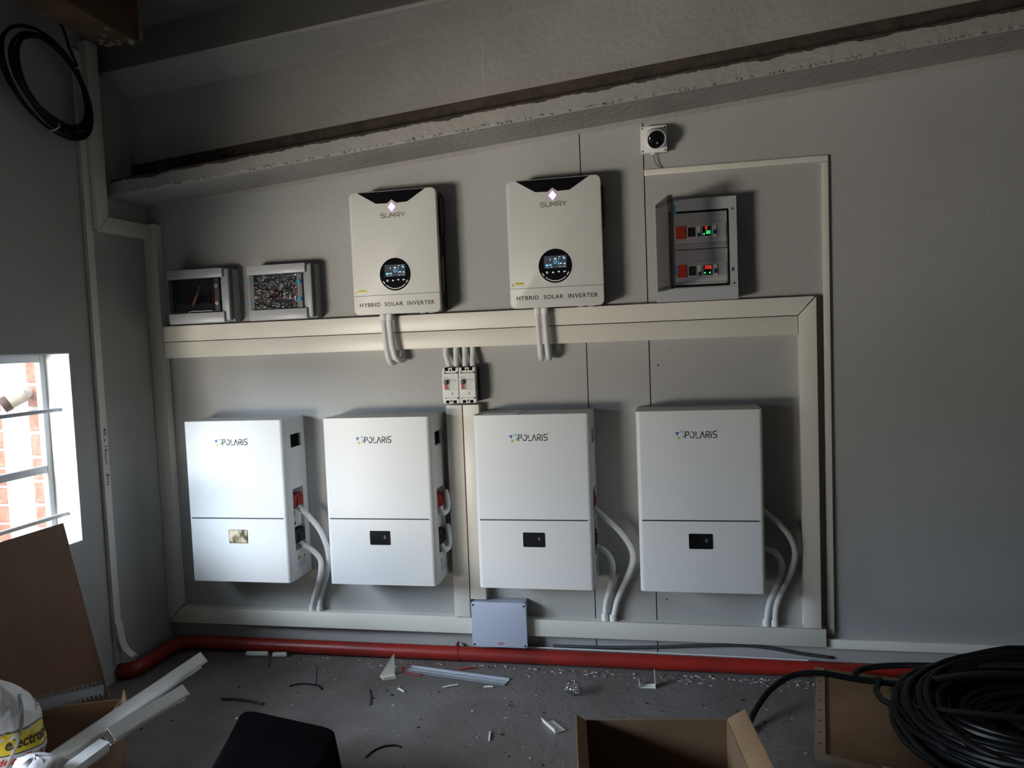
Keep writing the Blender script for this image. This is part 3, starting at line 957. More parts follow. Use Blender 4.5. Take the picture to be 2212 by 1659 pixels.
    # lower groove, caution sticker and title
    part(MB().box(x + 0.0015, x + IW - 0.0015, -ID - 0.0003, -ID + 0.002, z + 0.0735, z + 0.0750), 'groove_line', INK, t)
    st = part(MB().box(x + 0.004, x + 0.056, y, -ID + 0.001, z + 0.0805, z + 0.0985), 'caution_sticker', PAPER, t, 'small yellow and white caution sticker')
    ys = y - 0.0004
    part(MB().add([(x + 0.006, ys, z + 0.083), (x + 0.017, ys, z + 0.083), (x + 0.0115, ys, z + 0.0945)], [(0, 1, 2)]), 'warning_triangle', YELLOW, st, smooth=0)
    part(MB().add([(x + 0.021, ys, z + 0.0895), (x + 0.054, ys, z + 0.0895), (x + 0.054, ys, z + 0.0975), (x + 0.021, ys, z + 0.0975)], [(0, 1, 2, 3)]), 'yellow_field', YELLOW, st, smooth=0)
    cn = MB()
    text_on_y(cn, 'CAUTION', x + 0.024, x + 0.051, z + 0.0915, 0.0042, ys - 0.0002)
    strokes(cn, [[(0.5, 0.35), (0.5, 0.8)]], x + 0.0090, ys - 0.0002, z + 0.083, 0.005, 0.0115, 0.0012)
    part(cn, 'caution_lettering', INK, st, smooth=0)
    L = MB()
    text_on_y(L, 'HYBRID  SOLAR  INVERTER', x + 0.0250, x + 0.3310, z + 0.0305, 0.0158, y, 0.012, 1.12)
    part(L, 'title_lettering', INK, t, 'HYBRID SOLAR INVERTER lettering', smooth=0)
    # glands underneath
    for gx in (0.262, 0.300):
        part(MB().cyl((x + gx, -0.060, z + 0.004), (x + gx, -0.060, z - 0.0008), 0.012, 16), 'cable_gland', CONDUIT, t)
    return t


inv1 = inverter(0.8335, 1.4135, 'white hybrid solar inverter with round display, nearer the small switch boxes')
inv2 = copy_tree(inv1)
inv2.location = (1.4620, 0, 1.4100)
inv2['label'] = 'white hybrid solar inverter with round display, nearer the wall camera'

# ================================================================== SWITCH BOXES


def frame_ring(mb, ox0, ox1, oz0, oz1, ix0, ix1, iz0, iz1, y0, y1):
    mb.box(ox0, ix0, y0, y1, oz0, oz1)
    mb.box(ix1, ox1, y0, y1, oz0, oz1)
    mb.box(ix0, ix1, y0, y1, iz1, oz1)
    mb.box(ix0, ix1, y0, y1, oz0, iz0)
    return mb


STRIP = mat('strip_grey', (0.14, 0.14, 0.15), 0.4, var=0.04)


def small_box(x, z, label, filmed):
    w, h, d = 0.266, 0.224, 0.10
    t = thing('switch_box', label, 'switch box', (x, 0, z), 'small switch boxes')
    part(MB().box(x + 0.004, x + w + 0.012, -0.0005, -0.056, z + 0.004, z + h - 0.002, 0.005, 2), 'base', DBSIDE, t)
    cv = MB()
    frame_ring(cv, x, x + w, z + 0.006, z + h, x + 0.010, x + w - 0.042, z + 0.052, z + h - 0.040, -0.057, -0.078)
    part(cv, 'cover', DBGREY, t)
    part(MB().box(x, x + w - 0.010, -0.0785, -d, z + h - 0.038, z + h, 0.003, 2), 'top_band', DBGREY, t)
    part(MB().box(x, x + w - 0.010, -0.0785, -d, z, z + 0.044, 0.004, 2), 'bottom_band', DBGREY, t)
    part(MB().box(x + w - 0.026, x + w + 0.010, -0.0785, -d + 0.012, z + 0.006, z + h - 0.006, 0.005, 2), 'side_band', DBSIDE, t)
    ip = part(MB().box(x + 0.010, x + w - 0.042, -0.058, -0.064, z + 0.052, z + h - 0.040), 'inner_panel', DBIN, t)
    part(MB().box(x + 0.010, x + w - 0.042, -0.0635, -0.069, z + 0.076, z + 0.130), 'module_rail', DBGREY, t)
    for k, (a, wd, kind) in enumerate(((0.030, 0.040, 's'), (0.086, 0.040, 'r'), (0.136, 0.044, 's'), (0.190, 0.032, 'r'))):
        if kind == 's':
            m = part(MB().box(x + a, x + a + wd, -0.0645, -0.082, z + 0.080, z + 0.126, 0.002), 'breaker_module', WHITE if filmed else GREY, t, 'breaker with paired toggles')
            for q in (0.15, 0.55):
                part(MB().box(x + a + wd * q, x + a + wd * (q + 0.3), -0.0815, -0.090, z + 0.088, z + 0.114, 0.002), 'toggle', DRED if filmed else NAVY, m)
        else:
            part(MB().box(x + a, x + a + wd, -0.0645, -0.083, z + 0.080, z + 0.128, 0.002), 'surge_module', RED, t, 'red surge module')
    # hinged door of smoked or film covered plastic
    x0, x1, z0, z1 = x + 0.004, x + w - 0.052, z + 0.046, z + h - 0.040
    if filmed:
        part(MB().box(x0 + 0.026, x1, -0.0935, -0.0955, z0, z1), 'door_pane', clear_mat('tinted_pane', (0.55, 0.55, 0.56), 0.05, 0.08), t)
        # crumpled protective film, a shallow uneven sheet
        nx, nz = 30, 20
        vs, fs = [], []
        for i in range(nx + 1):
            for j in range(nz + 1):
                px = x0 + 0.022 + (x1 - x0 - 0.020) * i / nx
                pz = z0 + 0.002 + (z1 - z0 - 0.004) * j / nz
                e = min(i, nx - i, j, nz - j)
                q = noise.noise(Vector((px * 55, pz * 55, 3)))
                vs.append((px, -0.0972 - 0.0022 * max(0, q) - (0.0035 * abs(noise.noise(Vector((px * 160, pz * 160, 7)))) if e < 2 else 0), pz + (0.002 * q if e == 0 else 0)))
        for i in range(nx):
            for j in range(nz):
                a = i * (nz + 1) + j
                fs.append((a, a + 1, a + nz + 2, a + nz + 1))
        part(MB().add(vs, fs), 'protective_film', FILM, t, 'crinkled clear film', smooth=0)
        part(MB().box(x0, x0 + 0.022, -0.080, -0.094, z0, z1, 0.002), 'hinge_strip', STRIP, t)
        for q in (0.17, 0.76):
            part(MB().box(x0 + 0.002, x0 + 0.010, -0.093, -0.097, z0 + (z1 - z0) * q, z0 + (z1 - z0) * q + 0.013, 0.001), 'hinge_clip', BLUE, t, 'blue hinge clip')
    else:
        part(MB().box(x0, x1, -0.0935, -0.0960, z0, z1, 0.0008), 'door_pane', SMOKE, t, 'smoked door')
        part(MB().box(x0 + 0.030, x0 + 0.034, -0.0960, -0.0990, z0 + 0.006, z1 - 0.006, 0.001), 'door_rib', BLACK, t)
        fl = MB()
        for (a, b, c_, d_) in ((0.108, 0.052, 0.150, 0.132), (0.116, 0.060, 0.146, 0.108), (0.112, 0.048, 0.128, 0.084)):
            strokes(fl, [[(a, b), (c_, d_)]], x, -0.0965, z + 0.02, 1, 1, 0.0007)
        strokes(fl, [[(0.09, 0), (0.12, 0.004), (0.15, 0.001), (0.17, 0.003), (0.2, 0.001)]], x, -0.0965, z0 + 0.002, 1, 1, 0.0018)
        part(fl, 'loose_film', PAPER, t, 'strands of torn film', smooth=0)
    ls = part(MB().box(x1 + 0.001, x1 + 0.024, -0.080, -0.095, z0, z1, 0.002), 'latch_strip', BLACK if not filmed else STRIP, t)
    for q in (0.25, 0.76):
        cz = z0 + (z1 - z0) * q
        lt = part(MB().lathe([(0, 0.007), (0.007, 0.007), (0.0095, 0.004), (0.0095, 0)], (x1 + 0.0125, -0.0945, cz), (0, -1, 0), 16), 'latch', BLUE if filmed else METAL, t, 'blue latch' if filmed else 'clear latch')
        part(MB().box(x1 + 0.0105, x1 + 0.0145, -0.1010, -0.1025, cz - 0.003, cz + 0.003), 'latch_slot', INK, lt)
    for zz in (z0 + 0.004, z1 - 0.004):
        part(MB().lathe([(0, 0.001), (0.0032, 0.001), (0.0032, 0)], (x + w - 0.023, -d + 0.0120, zz), (0, -1, 0), 12), 'screw', INK, t)
    mk = MB()
    strokes(mk, [[(0, 0), (1, 0)], [(0.05, 0.6), (0.05, -0.6)], [(0.3, 0.4), (0.6, 0.4)]], x + 0.010, -d - 0.0006, z + h - 0.024, 0.028, 0.004, 0.0022)
    part(mk, 'maker_mark', GREY, t, smooth=0)
    return t


small_box(-0.002, 1.4130, 'small grey switch box with a dark smoked door, nearest the corner', False)
small_box(0.366, 1.4120, 'small grey switch box with crinkled film and blue latches', True)

# large box with an open door
X0, X1, Z0, Z1 = 2.006, 2.294, 1.4100, 1.7760
t = thing('distribution_board', 'large grey distribution board with open smoked door and lit meters', 'switch box', (X0, 0, Z0))
part(MB().box(X0 + 0.004, X1 - 0.001, -0.0005, -0.060, Z0 + 0.004, Z1 - 0.004, 0.005, 2), 'base', DBSIDE, t)
cv = MB()
IX0, IX1, IZ0, IZ1 = X0 + 0.052, X1 - 0.030, Z0 + 0.052, Z1 - 0.046
frame_ring(cv, X0, X1, Z0, Z1, IX0, IX1, IZ0, IZ1, -0.0605, -0.100)
part(cv, 'front_frame', DBGREY, t)
part(MB().box(X0 + 0.002, X1 + 0.001, -0.0995, -0.1035, Z0 + 0.002, Z0 + 0.046, 0.001), 'bottom_band', DBGREY, t)
gk = MB()
for a0, a1, b0, b1 in ((IX0 - 0.004, IX1 + 0.002, IZ1 - 0.004, IZ1 + 0.003), (IX0 - 0.004, IX1 + 0.002, IZ0 - 0.003, IZ0 + 0.004), (IX1 - 0.004, IX1 + 0.003, IZ0, IZ1), (IX0 - 0.004, IX0 + 0.003, IZ0, IZ1)):
    gk.box(a0, a1, -0.095, -0.1015, b0, b1, 0.0015)
part(gk, 'gasket', MATTE, t, 'black door gasket')
ZMID = (IZ0 + IZ1) / 2
for a, b in ((IZ0 + 0.002, ZMID - 0.0012), (ZMID + 0.0012, IZ1 - 0.002)):
    part(MB().box(IX0, IX1 - 0.002, -0.074, -0.086, a, b, 0.001), 'inner_panel', DBIN, t)
part(MB().box(IX1 + 0.010, IX1 + 0.018, -0.0995, -0.1012, Z0 + 0.10, Z0 + 0.112), 'strike_slot', INK, t)
for zz in (IZ0 + 0.004, IZ1 + 0.001):
    part(MB().lathe([(0, 0.001), (0.0038, 0.001), (0.0038, 0)], (X1 - 0.013, -0.1002, zz), (0, -1, 0), 12), 'screw', INK, t)
SEG = {'0': 'abcdef', '2': 'abged', '3': 'abgcd', '8': 'abcdefg', '6': 'afgecd'}
SEGP = {'a': [(0, 2), (1, 2)], 'b': [(1, 2), (1, 1)], 'c': [(1, 1), (1, 0)], 'd': [(0, 0), (1, 0)], 'e': [(0, 1), (0, 0)], 'f': [(0, 2), (0, 1)], 'g': [(0, 1), (1, 1)]}


def digits(s, x, z, w, h, y, m, parent, name):
    mb = MB()
    for i, ch in enumerate(s):
        strokes(mb, [SEGP[q] for q in SEG[ch]], x + i * w * 1.6, y, z, w, h / 2, w * 0.22)
    part(mb, name, m, parent, smooth=0)


for row, zr in enumerate((1.637, 1.4975)):
    rl = part(MB().box(IX0 + 0.002, IX1 - 0.006, -0.0855, -0.0885, zr - 0.020, zr + 0.050, 0.001), 'module_rail', DBGREY, t)
    part(MB().box(IX0 + 0.004, IX1 - 0.008, -0.0855, -0.0900, zr - 0.034, zr - 0.021, 0.001), 'label_holder', DBIN, t)
    sh = 0.002 * row
    yb = -0.0885
    part(MB().box(2.072, 2.080, yb, -0.094, zr, zr + 0.040, 0.001), 'filler_module', WHITE, t)
    part(MB().box(2.081 + sh, 2.116, yb, -0.096, zr - 0.002, zr + 0.043, 0.001), 'surge_module', RED, t, 'red surge module')
    m = part(MB().box(2.120, 2.151, yb, -0.094, zr, zr + 0.040, 0.001), 'socket_module', WHITE, t)
    part(MB().box(2.1225, 2.1485, -0.0935, -0.0955, zr + 0.003, zr + 0.037), 'socket_face', BLACK, m)
    for xa in (2.1525, 2.208):
        m = part(MB().box(xa, xa + 0.0165, yb, -0.095, zr, zr + 0.041, 0.001), 'breaker_module', WHITE, t)
        part(MB().box(xa + 0.004, xa + 0.0125, -0.0945, -0.103, zr + (0.002 if xa < 2.2 else 0.008), zr + (0.015 if xa < 2.2 else 0.024), 0.001), 'toggle', NAVY, m)
    m = part(MB().box(2.1725, 2.2045, yb, -0.095, zr, zr + 0.041, 0.001), 'meter_module', WHITE, t)
    part(MB().box(2.1745, 2.2025, -0.0945, -0.0962, zr + 0.003, zr + 0.038), 'meter_face', GBLACK, m)
    if row == 0:
        digits('0', 2.186, zr + 0.027, 0.0050, 0.0090, -0.0968, DRD, m, 'red_digit')
        digits('88', 2.188, zr + 0.0110, 0.0050, 0.0105, -0.0968, DGN, m, 'green_digit')
    else:
        digits('233', 2.181, zr + 0.025, 0.0048, 0.0100, -0.0968, DRD, m, 'red_digit')
    for q, xx in enumerate((2.176, 2.193)):
        if row == 0 and q:
            continue
        part(MB().add([(xx, -0.0968, zr + 0.0105), (xx + 0.006, -0.0968, zr + 0.0065), (xx + 0.006, -0.0968, zr + 0.0145)], [(0, 1, 2)]), 'indicator', DGN, m, smooth=0)
    for k in range(6):
        xx = 2.228 + k * 0.0048
        part(MB().box(xx, xx + 0.0038, yb, -0.0905, zr - 0.004, zr + 0.046), 'blank_slat', DBGREY, t)
mk = MB()
strokes(mk, [[(0, 0), (0.15, 0)], [(0.35, 0), (1, 0)]], IX0 + 0.018, -0.0866, IZ1 - 0.030, 0.026, 1, 0.0022)
part(mk, 'maker_mark', GREY, t, smooth=0)
# door swung open towards the room
H = Vector((2.010, -0.1025, 0))
D = Vector((0.046, -0.195, 0))
u = D.normalized()
nrm = Vector((-u.y, u.x, 0))
dz0, dz1 = 1.447, 1.762


def dpt(a, z, o=0.0):
    p = H + D * a + nrm * o
    return (p.x, p.y, z)


dm = MB().plate([dpt(0.0, dz0), dpt(1.0, dz0 + 0.002), dpt(1.0, dz1 - 0.002), dpt(0.0, dz1)], nrm, 0.003)
for a0, a1, z0, z1 in ((0.90, 1.0, dz0, dz1), (0.0, 1.0, dz1 - 0.012, dz1), (0.0, 1.0, dz0, dz0 + 0.012)):
    dm.plate([dpt(a0, z0), dpt(a1, z0), dpt(a1, z1), dpt(a0, z1)], nrm, 0.014)
dr_ = part(dm, 'door', SMOKE2, t, 'open smoked plastic door', smooth=0)
part(MB().plate([dpt(0.86, dz0 + 0.01, 0.015), dpt(0.985, dz0 + 0.01, 0.015), dpt(0.985, dz1 - 0.01, 0.015), dpt(0.86, dz1 - 0.01, 0.015)], nrm, 0.004), 'door_edge', mat('door_edge_grey', (0.16, 0.17, 0.19), 0.3, var=0.05), dr_)
for zc in (1.508, 1.712):
    part(MB().plate([dpt(0.90, zc - 0.016, 0.020), dpt(0.97, zc - 0.016, 0.020), dpt(0.97, zc + 0.016, 0.020), dpt(0.90, zc + 0.016, 0.020)], nrm, 0.006), 'latch', BLUE, dr_, 'blue latch')

# ================================================================== BREAKERS UNDER THE CONDUITS


def breaker(x, label):
    t = thing('circuit_breaker', label, 'breaker', (x, 0, 1.0535), 'moulded case breakers')
    w = 0.0672
    z0, z1 = 1.0535, 1.1935
    part(MB().box(x + 0.0015, x + w - 0.0015, -0.0015, -0.055, z0 + 0.002, z1 - 0.002, 0.001), 'rear_casing', BLACK, t)
    body = MB()
    body.box(x + 0.0006, x + w - 0.0006, -0.0545, -0.085, 1.0755, 1.1720, 0.0015)
    part(body, 'front_casing', WHITE, t)
    for a, b, up in ((1.1730, z1, True), (z0, 1.0745, False)):
        tc_ = MB().box(x + 0.0006, x + w - 0.0006, -0.0545, -0.078, a, b, 0.0015)
        tcp = part(tc_, 'terminal_cover', WHITE, t)
        for cx in (0.011, 0.041):
            part(MB().box(x + cx, x + cx + 0.0145, -0.0600, -0.0788, (a + 0.008) if up else b - 0.020, (b + 0.0004) if up else b - 0.009, 0.001), 'terminal_slot', MATTE, tcp)
        part(MB().lathe([(0, 0.001), (0.0042, 0.001), (0.0042, 0)], (x + 0.0335, -0.0780, (a + b) / 2 + (0.001 if up else -0.001)), (0, -1, 0), 14), 'mounting_hole', INK, tcp)
    for sx_ in (0.006, w - 0.005):
        for sz in (1.1745, 1.0735):
            part(MB().lathe([(0, 0.002), (0.0026, 0.002), (0.0034, 0)], (x + sx_, -0.0846, sz), (0, -1, 0), 12), 'screw', METAL if sx_ < 0.01 else INK, t)
    part(MB().box(x + 0.0085, x + 0.0285, -0.0845, -0.0880, 1.1050, 1.1510, 0.0015), 'handle_surround', CONDUIT, t)
    part(MB().box(x + 0.0110, x + 0.0250, -0.0870, -0.0890, 1.1085, 1.1460, 0.0005), 'handle_slot', DRED, t, 'red window below the handle')
    part(MB().box(x + 0.0115, x + 0.0245, -0.0885, -0.0990, 1.1290, 1.1465, 0.002), 'handle', mat('brown_handle', (0.06, 0.025, 0.02), 0.4, var=0.1), t, 'dark brown handle')
    part(MB().lathe([(0, 0.0018), (0.0026, 0.0018), (0.0034, 0)], (x + 0.0405, -0.0848, 1.0930), (0, -1, 0), 14), 'test_button', RED, t, 'red test button')
    pr = MB()
    y = -0.0856
    for i, (a, b, zz) in enumerate(((0.006, 0.026, 1.157), (0.006, 0.018, 1.1535), (0.031, 0.040, 1.1505), (0.043, 0.055, 1.1505), (0.031, 0.060, 1.1455), (0.031, 0.060, 1.1435), (0.031, 0.040, 1.1385), (0.046, 0.056, 1.1385), (0.033, 0.038, 1.1325), (0.046, 0.055, 1.1325), (0.031, 0.040, 1.1265), (0.046, 0.056, 1.1265), (0.031, 0.050, 1.1205), (0.033, 0.047, 1.1100), (0.054, 0.060, 1.1140), (0.054, 0.060, 1.1060), (0.033, 0.048, 1.0860))):
        strokes(pr, [[(a, 0), (b, 0)]], x, y, zz, 1, 1, 0.0015)
    p_ = part(pr, 'small_print', GREY, t, smooth=0)
    bx = MB()
    strokes(bx, [[(0.030, 1.1065), (0.051, 1.1065), (0.051, 1.1145), (0.030, 1.1145), (0.030, 1.1065)]], x, y, 0, 1, 1, 0.0008)
    part(bx, 'rating_box', GREY, p_, smooth=0)
    return t


b1 = breaker(1.1685, 'white circuit breaker on the left of the adjoining pair')
b2 = copy_tree(b1)
b2.location = (1.1685 + 0.0678, 0, 1.0535)
b2['label'] = 'white circuit breaker on the right of the adjoining pair'

# ================================================================== JUNCTION BOX, LEAFLET, WALL CAMERA
t = thing('junction_box', 'pale lilac grey junction box over the low trunking', 'junction box', (1.243, 0, 0.0755))
part(MB().box(1.246, 1.464, -0.0415, -0.056, 0.079, 0.255, 0.006, 3), 'rear_box', LGREY, t)
part(MB().box(1.250, 1.460, -0.0005, -0.056, 0.186, 0.254, 0.003, 2), 'rear_box', LGREY, t)
part(MB().prism(rrect(1.243, 1.467, 0.0755, 0.257, 0.010), 'y', -0.0555, -0.072, 0.0022, 2), 'lid', LGREY, t)
for x in (1.2515, 1.4580):
    for z in (0.0845, 0.2445):
        part(MB().lathe([(0, 0.0012), (0.0042, 0.0012), (0.0048, 0)], (x, -0.0716, z), (0, -1, 0), 14), 'lid_screw', INK, t)
ov = MB().prism([(1.360 + 0.0135 * math.cos(R(a)), 0.0905 + 0.0050 * math.sin(R(a))) for a in range(0, 360, 15)], 'y', -0.0726, -0.0715)
bd = part(ov, 'brand_badge', mat('badge_red', (0.45, 0.08, 0.12), 0.5, var=0.05), t, 'red oval badge')
bl = MB()
strokes(bl, [[(0, 0), (1, 0)]], 1.3505, -0.0732, 0.0905, 0.019, 1, 0.0028)
part(bl, 'badge_mark', mat('badge_pale', (0.6, 0.45, 0.52), 0.5, var=0.05), bd, smooth=0)

zt = BZ[2] + BH
lf = MB()
lf.plate([(1.349, -0.166, zt + 0.0008), (1.480, -0.166, zt + 0.0008), (1.488, -0.045, zt + 0.0008), (1.357, -0.045, zt + 0.0008)], (0, 0, 1), 0.0025)
lt = thing('leaflet', 'white printed leaflet lying on top of a battery', 'leaflet', (1.42, -0.1, zt))
part(lf, 'cover', PAPER, lt)
lp = MB()
lp.add([(1.385, -0.085, zt + 0.0036), (1.440, -0.085, zt + 0.0036), (1.444, -0.078, zt + 0.0036), (1.389, -0.078, zt + 0.0036)], [(0, 1, 2, 3)])
part(lp, 'printed_line', INK, lt, smooth=0)

t = thing('security_camera', 'white dome security camera on a square box below the beam', 'camera', (2.010, 0, 1.9625))
part(MB().box(1.9665, 2.0535, -0.0005, -0.040, 1.967, 2.055, 0.003, 2), 'box', WPVC, t)
part(MB().prism(rrect(1.9625, 2.0585, 1.9625, 2.0595, 0.004, 3), 'y', -0.0395, -0.048, 0.0012), 'box_lid', WPVC, t)
for x in (1.9695, 2.0515):
    for z in (1.9695, 2.0525):
        part(MB().lathe([(0, 0.001), (0.0030, 0.001), (0.0030, 0)], (x, -0.0481, z), (0, -1, 0), 12), 'lid_screw', INK, t)
for (p, q) in (((1.9655, -0.02, 1.99), (1.9605, -0.02, 1.99)), ((1.9655, -0.02, 2.03), (1.9605, -0.02, 2.03)), ((2.0545, -0.02, 1.99), (2.0595, -0.02, 1.99)), ((2.0545, -0.02, 2.03), (2.0595, -0.02, 2.03)), ((2.008, -0.022, 1.966), (2.008, -0.022, 1.9600))):
    part(MB().cyl(p, q, 0.009, 14, 0.006), 'cable_knockout', WPVC, t)
ax = Vector((0.18, -0.9, -0.42)).normalized()
org = Vector((2.012, -0.050, 2.019))
part(MB().lathe([(0, 0), (0.038, 0), (0.038, 0.004), (0.034, 0.010), (0, 0.010)], (2.011, -0.0475, 2.012), (0, -1, 0), 32), 'mount_ring', WPVC, t)
sh = part(MB().lathe([(0.0, 0.0), (0.031, 0.0), (0.0335, 0.02), (0.0345, 0.052), (0.0325, 0.0525), (0.0315, 0.046)], org, ax, 36), 'shroud', WPVC, t)
dm = MB()
R0 = 0.0316
for_p = [(R0, 0.040)]
for a in range(0, 91, 10):
    for_p.append((R0 * math.cos(R(a)), 0.0445 + 0.012 * math.sin(R(a))))
part(dm.lathe(for_p, org, ax, 36), 'dome', GBLACK, t, 'glossy black dome')
gl = org + ax * 0.0555 + Vector((0.002, 0.0, -0.012))
part(MB().lathe([(0, 0.0016), (0.003, 0.0016), (0.004, 0)], gl, ax, 12), 'lens', GREY, t)
cc = MB().tube(spline([(2.008, -0.022, 1.9605), (2.010, -0.020, 1.945), (2.016, -0.016, 1.930), (2.026, -0.013, 1.918), (2.036, -0.010, 1.9100)], 0.004), 0.0022, 8)
solo(cc, 'camera_cable', mat('grey_lead', (0.16, 0.14, 0.12), 0.5, var=0.04), 'thin grey lead from the wall camera into narrow trunking', 'cable')

# ================================================================== HANGING CABLE HANK ON THE SIDE WALL
t = thing('cable_hank', 'black cable hank hanging high on the side wall', 'cable', (-0.10, -0.50, 2.10))
base = [(-0.508 + 0.068 * math.cos(q) + 0.172 * math.sin(q), 2.285 - 0.172 * math.cos(q) + 0.015 * math.sin(q)) for q in [2 * math.pi * i / 14 for i in range(14)]]
rh = random.Random(11)
cy = sum(p[0] for p in base) / len(base)
cz_ = sum(p[1] for p in base) / len(base)
for i in range(9):
    k = rh.uniform(0.80, 0.97) if i < 7 else 1.02
    dx = rh.uniform(0, 0.028)
    ph = rh.uniform(0, 6)
    loop = []
    for j, (y, z) in enumerate(base):
        kk = k + 0.025 * math.sin(j * 2 * math.pi / 14 + ph)
        loop.append((-0.094 + dx * 0.7 + 0.003 * math.sin(j + ph), -2.98 + 0.986 * (2.98 + cy + (y - cy) * kk - (0.02 * (i % 3) * max(0, -math.sin(2 * math.pi * j / 14)))), 1.298 + 0.986 * (cz_ + (z - cz_) * kk - 1.298)))
    pts = spline(loop + [loop[0], loop[1]], 0.02)
    part(MB().tube(pts, 0.0052, 8), 'loop', CABLE, t)
for (y, z, d) in ((-0.533, 2.128, (0, 0.55, -0.3)), (-0.405, 2.385, (0, 0.6, 0.5))):
    part(MB().tube([Vector((-0.082, y - 0.03, z - 0.012)) + Vector((0.021 * math.cos(a), 0.021 * math.sin(a) * 0.6, 0.021 * math.sin(a) * 0.8)) for a in [i * math.pi / 8 for i in range(17)]], 0.0022, 6), 'cable_tie', CONDUIT, t, 'pale cable tie')
part(MB().tube(spline([(-0.085, -0.46, 2.43), (-0.085, -0.43, 2.38), (-0.088, -0.408, 2.32), (-0.088, -0.395, 2.26), (-0.088, -0.392, 2.21)], 0.02), 0.0052, 8), 'loose_end', CABLE, t)
part(MB().tube(spline([(-0.085, -0.46, 2.43), (-0.09, -0.47, 2.48), (-0.10, -0.49, 2.53)], 0.02), 0.0052, 8), 'loose_end', CABLE, t)

# ================================================================== RED PIPE AT THE FOOT OF THE WALL
PR, PY, PZ = 0.0285, -0.042, 0.031
t = thing('floor_pipe', 'red painted pipe along the foot of the back wall', 'pipe', (1.2, PY, 0))
px = XL + 0.052
pts = [(4.4, PY, PZ), (0.06, PY, PZ)]
arcp = [(px + 0.075 - 0.075 * math.sin(R(a)), PY - 0.075 + 0.075 * math.cos(R(a)), PZ) for a in range(0, 91, 10)]
pts = [(4.4, PY, PZ)] + [(4.4 - i * (4.4 - px - 0.075) / 40, PY, PZ) for i in range(1, 40)] + arcp + [(px, -0.20, PZ), (px, -0.30, PZ)]
endp = [(px + 0.0, -0.30 - 0.055 * math.sin(R(a)), PZ) for a in (30, 60)]
tb_ = MB().tube(pts, PR, 20)
part(tb_, 'pipe', PIPER, t)
el = [(px - 0.055 + 0.055 * math.cos(R(a)), -0.30 - 0.055 * math.sin(R(a)), PZ) for a in range(0, 91, 10)]
part(MB().tube(el, PR * 1.10, 20), 'elbow', PIPER, t)
part(MB().tube([(1.170, PY, PZ), (1.178, PY, PZ)], PR * 1.07, 20), 'coupling', PIPER, t)
part(MB().box(1.164, 1.172, PY - 0.006, PY + 0.030, PZ + PR - 0.002, PZ + PR + 0.010, 0.001), 'bracket', DRED, t)
solo(MB().tube(spline([(1.30, -0.030, 0.0635), (1.75, -0.031, 0.064), (2.10, -0.034, 0.0635), (2.52, -0.040, 0.0625)], 0.05), 0.0030, 6), 'pale_lead', CONDUIT, 'thin pale lead lying along the top of the red pipe', 'cable')
solo(MB().tube(spline([(1.560, -0.012, 0.066), (1.673, -0.014, 0.068), (1.78, -0.013, 0.069), (1.934, -0.011, 0.076), (2.11, -0.011, 0.089), (2.281, -0.011, 0.098), (2.40, -0.011, 0.090), (2.50, -0.012, 0.075), (2.60, -0.013, 0.066)], 0.02), 0.0068, 8),
     'wall_cable', CABLEG, 'dark cable bowing along the wall just above the red pipe', 'cable')

# ================================================================== LEANING HARDBOARD, LEFT
t = thing('hardboard_sheet', 'brown hardboard sheet leaning on the side wall under the window', 'board', (-0.10, -1.0, 0.0))
A, B_, C_, D_ = Vector((-0.138, -0.602, 0.693)), Vector((-0.070, -0.515, 0.0)), Vector((-0.070, -1.55, 0.0)), Vector((-0.138, -1.62, 0.700))
nb = (B_ - A).cross(D_ - A).normalized()
if nb.x < 0:
    nb = -nb
part(MB().plate([A, B_, C_, D_], nb, 0.006), 'sheet', BOARD, t)
part(MB().plate([A + Vector((0, 0.0012, 0)), B_ + Vector((0, 0.0012, 0)), B_ + Vector((0, 0.0002, 0)) , A + Vector((0, 0.0002, 0))], nb, 0.006), 'painted_sunlit_edge', PAPER, t, 'white edge painting a sunlit rim')  # sunlight on the sheet's rim is put in as a white strip
nl = MB()
for (P, Q, n) in ((A, B_, 13), (A, D_, 12)):
    for i in range(n):
        p = P.lerp(Q, (i + 0.5) / n) + nb * 0.0062 + (Vector((0, -0.012, 0)) if Q is B_ else Vector((0, 0, -0.014)))
        s = rr.uniform(0.002, 0.0035)
        nl.box(p.x - 0.0005, p.x + 0.001, p.y - s, p.y + s, p.z - s * 0.6, p.z + s * 0.6)
m = part(nl, 'staple', INK, t)
m['kind'] = 'stuff'

# ================================================================== JUNK AT LOWER LEFT


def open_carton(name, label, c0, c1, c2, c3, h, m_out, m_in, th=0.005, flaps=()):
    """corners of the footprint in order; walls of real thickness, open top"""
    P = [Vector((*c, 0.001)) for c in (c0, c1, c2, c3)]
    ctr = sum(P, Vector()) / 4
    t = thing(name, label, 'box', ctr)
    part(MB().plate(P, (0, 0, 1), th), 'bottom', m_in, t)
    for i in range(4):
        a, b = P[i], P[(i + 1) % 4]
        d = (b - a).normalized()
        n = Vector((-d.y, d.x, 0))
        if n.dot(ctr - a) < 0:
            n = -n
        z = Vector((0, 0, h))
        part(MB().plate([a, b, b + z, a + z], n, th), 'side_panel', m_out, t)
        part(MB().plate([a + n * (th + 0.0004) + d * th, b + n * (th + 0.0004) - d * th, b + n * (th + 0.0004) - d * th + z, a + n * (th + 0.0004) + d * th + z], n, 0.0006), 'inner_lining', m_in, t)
        for fi, length, ang in flaps:
            if fi == i:
                q = (-n * math.cos(R(ang)) + Vector((0, 0, 1)) * math.sin(R(ang))) * length
                part(MB().plate([a + z + d * 0.004, b + z - d * 0.004, b + z - d * 0.012 + q, a + z + d * 0.012 + q], n, 0.004), 'flap', m_out, t)
    return t


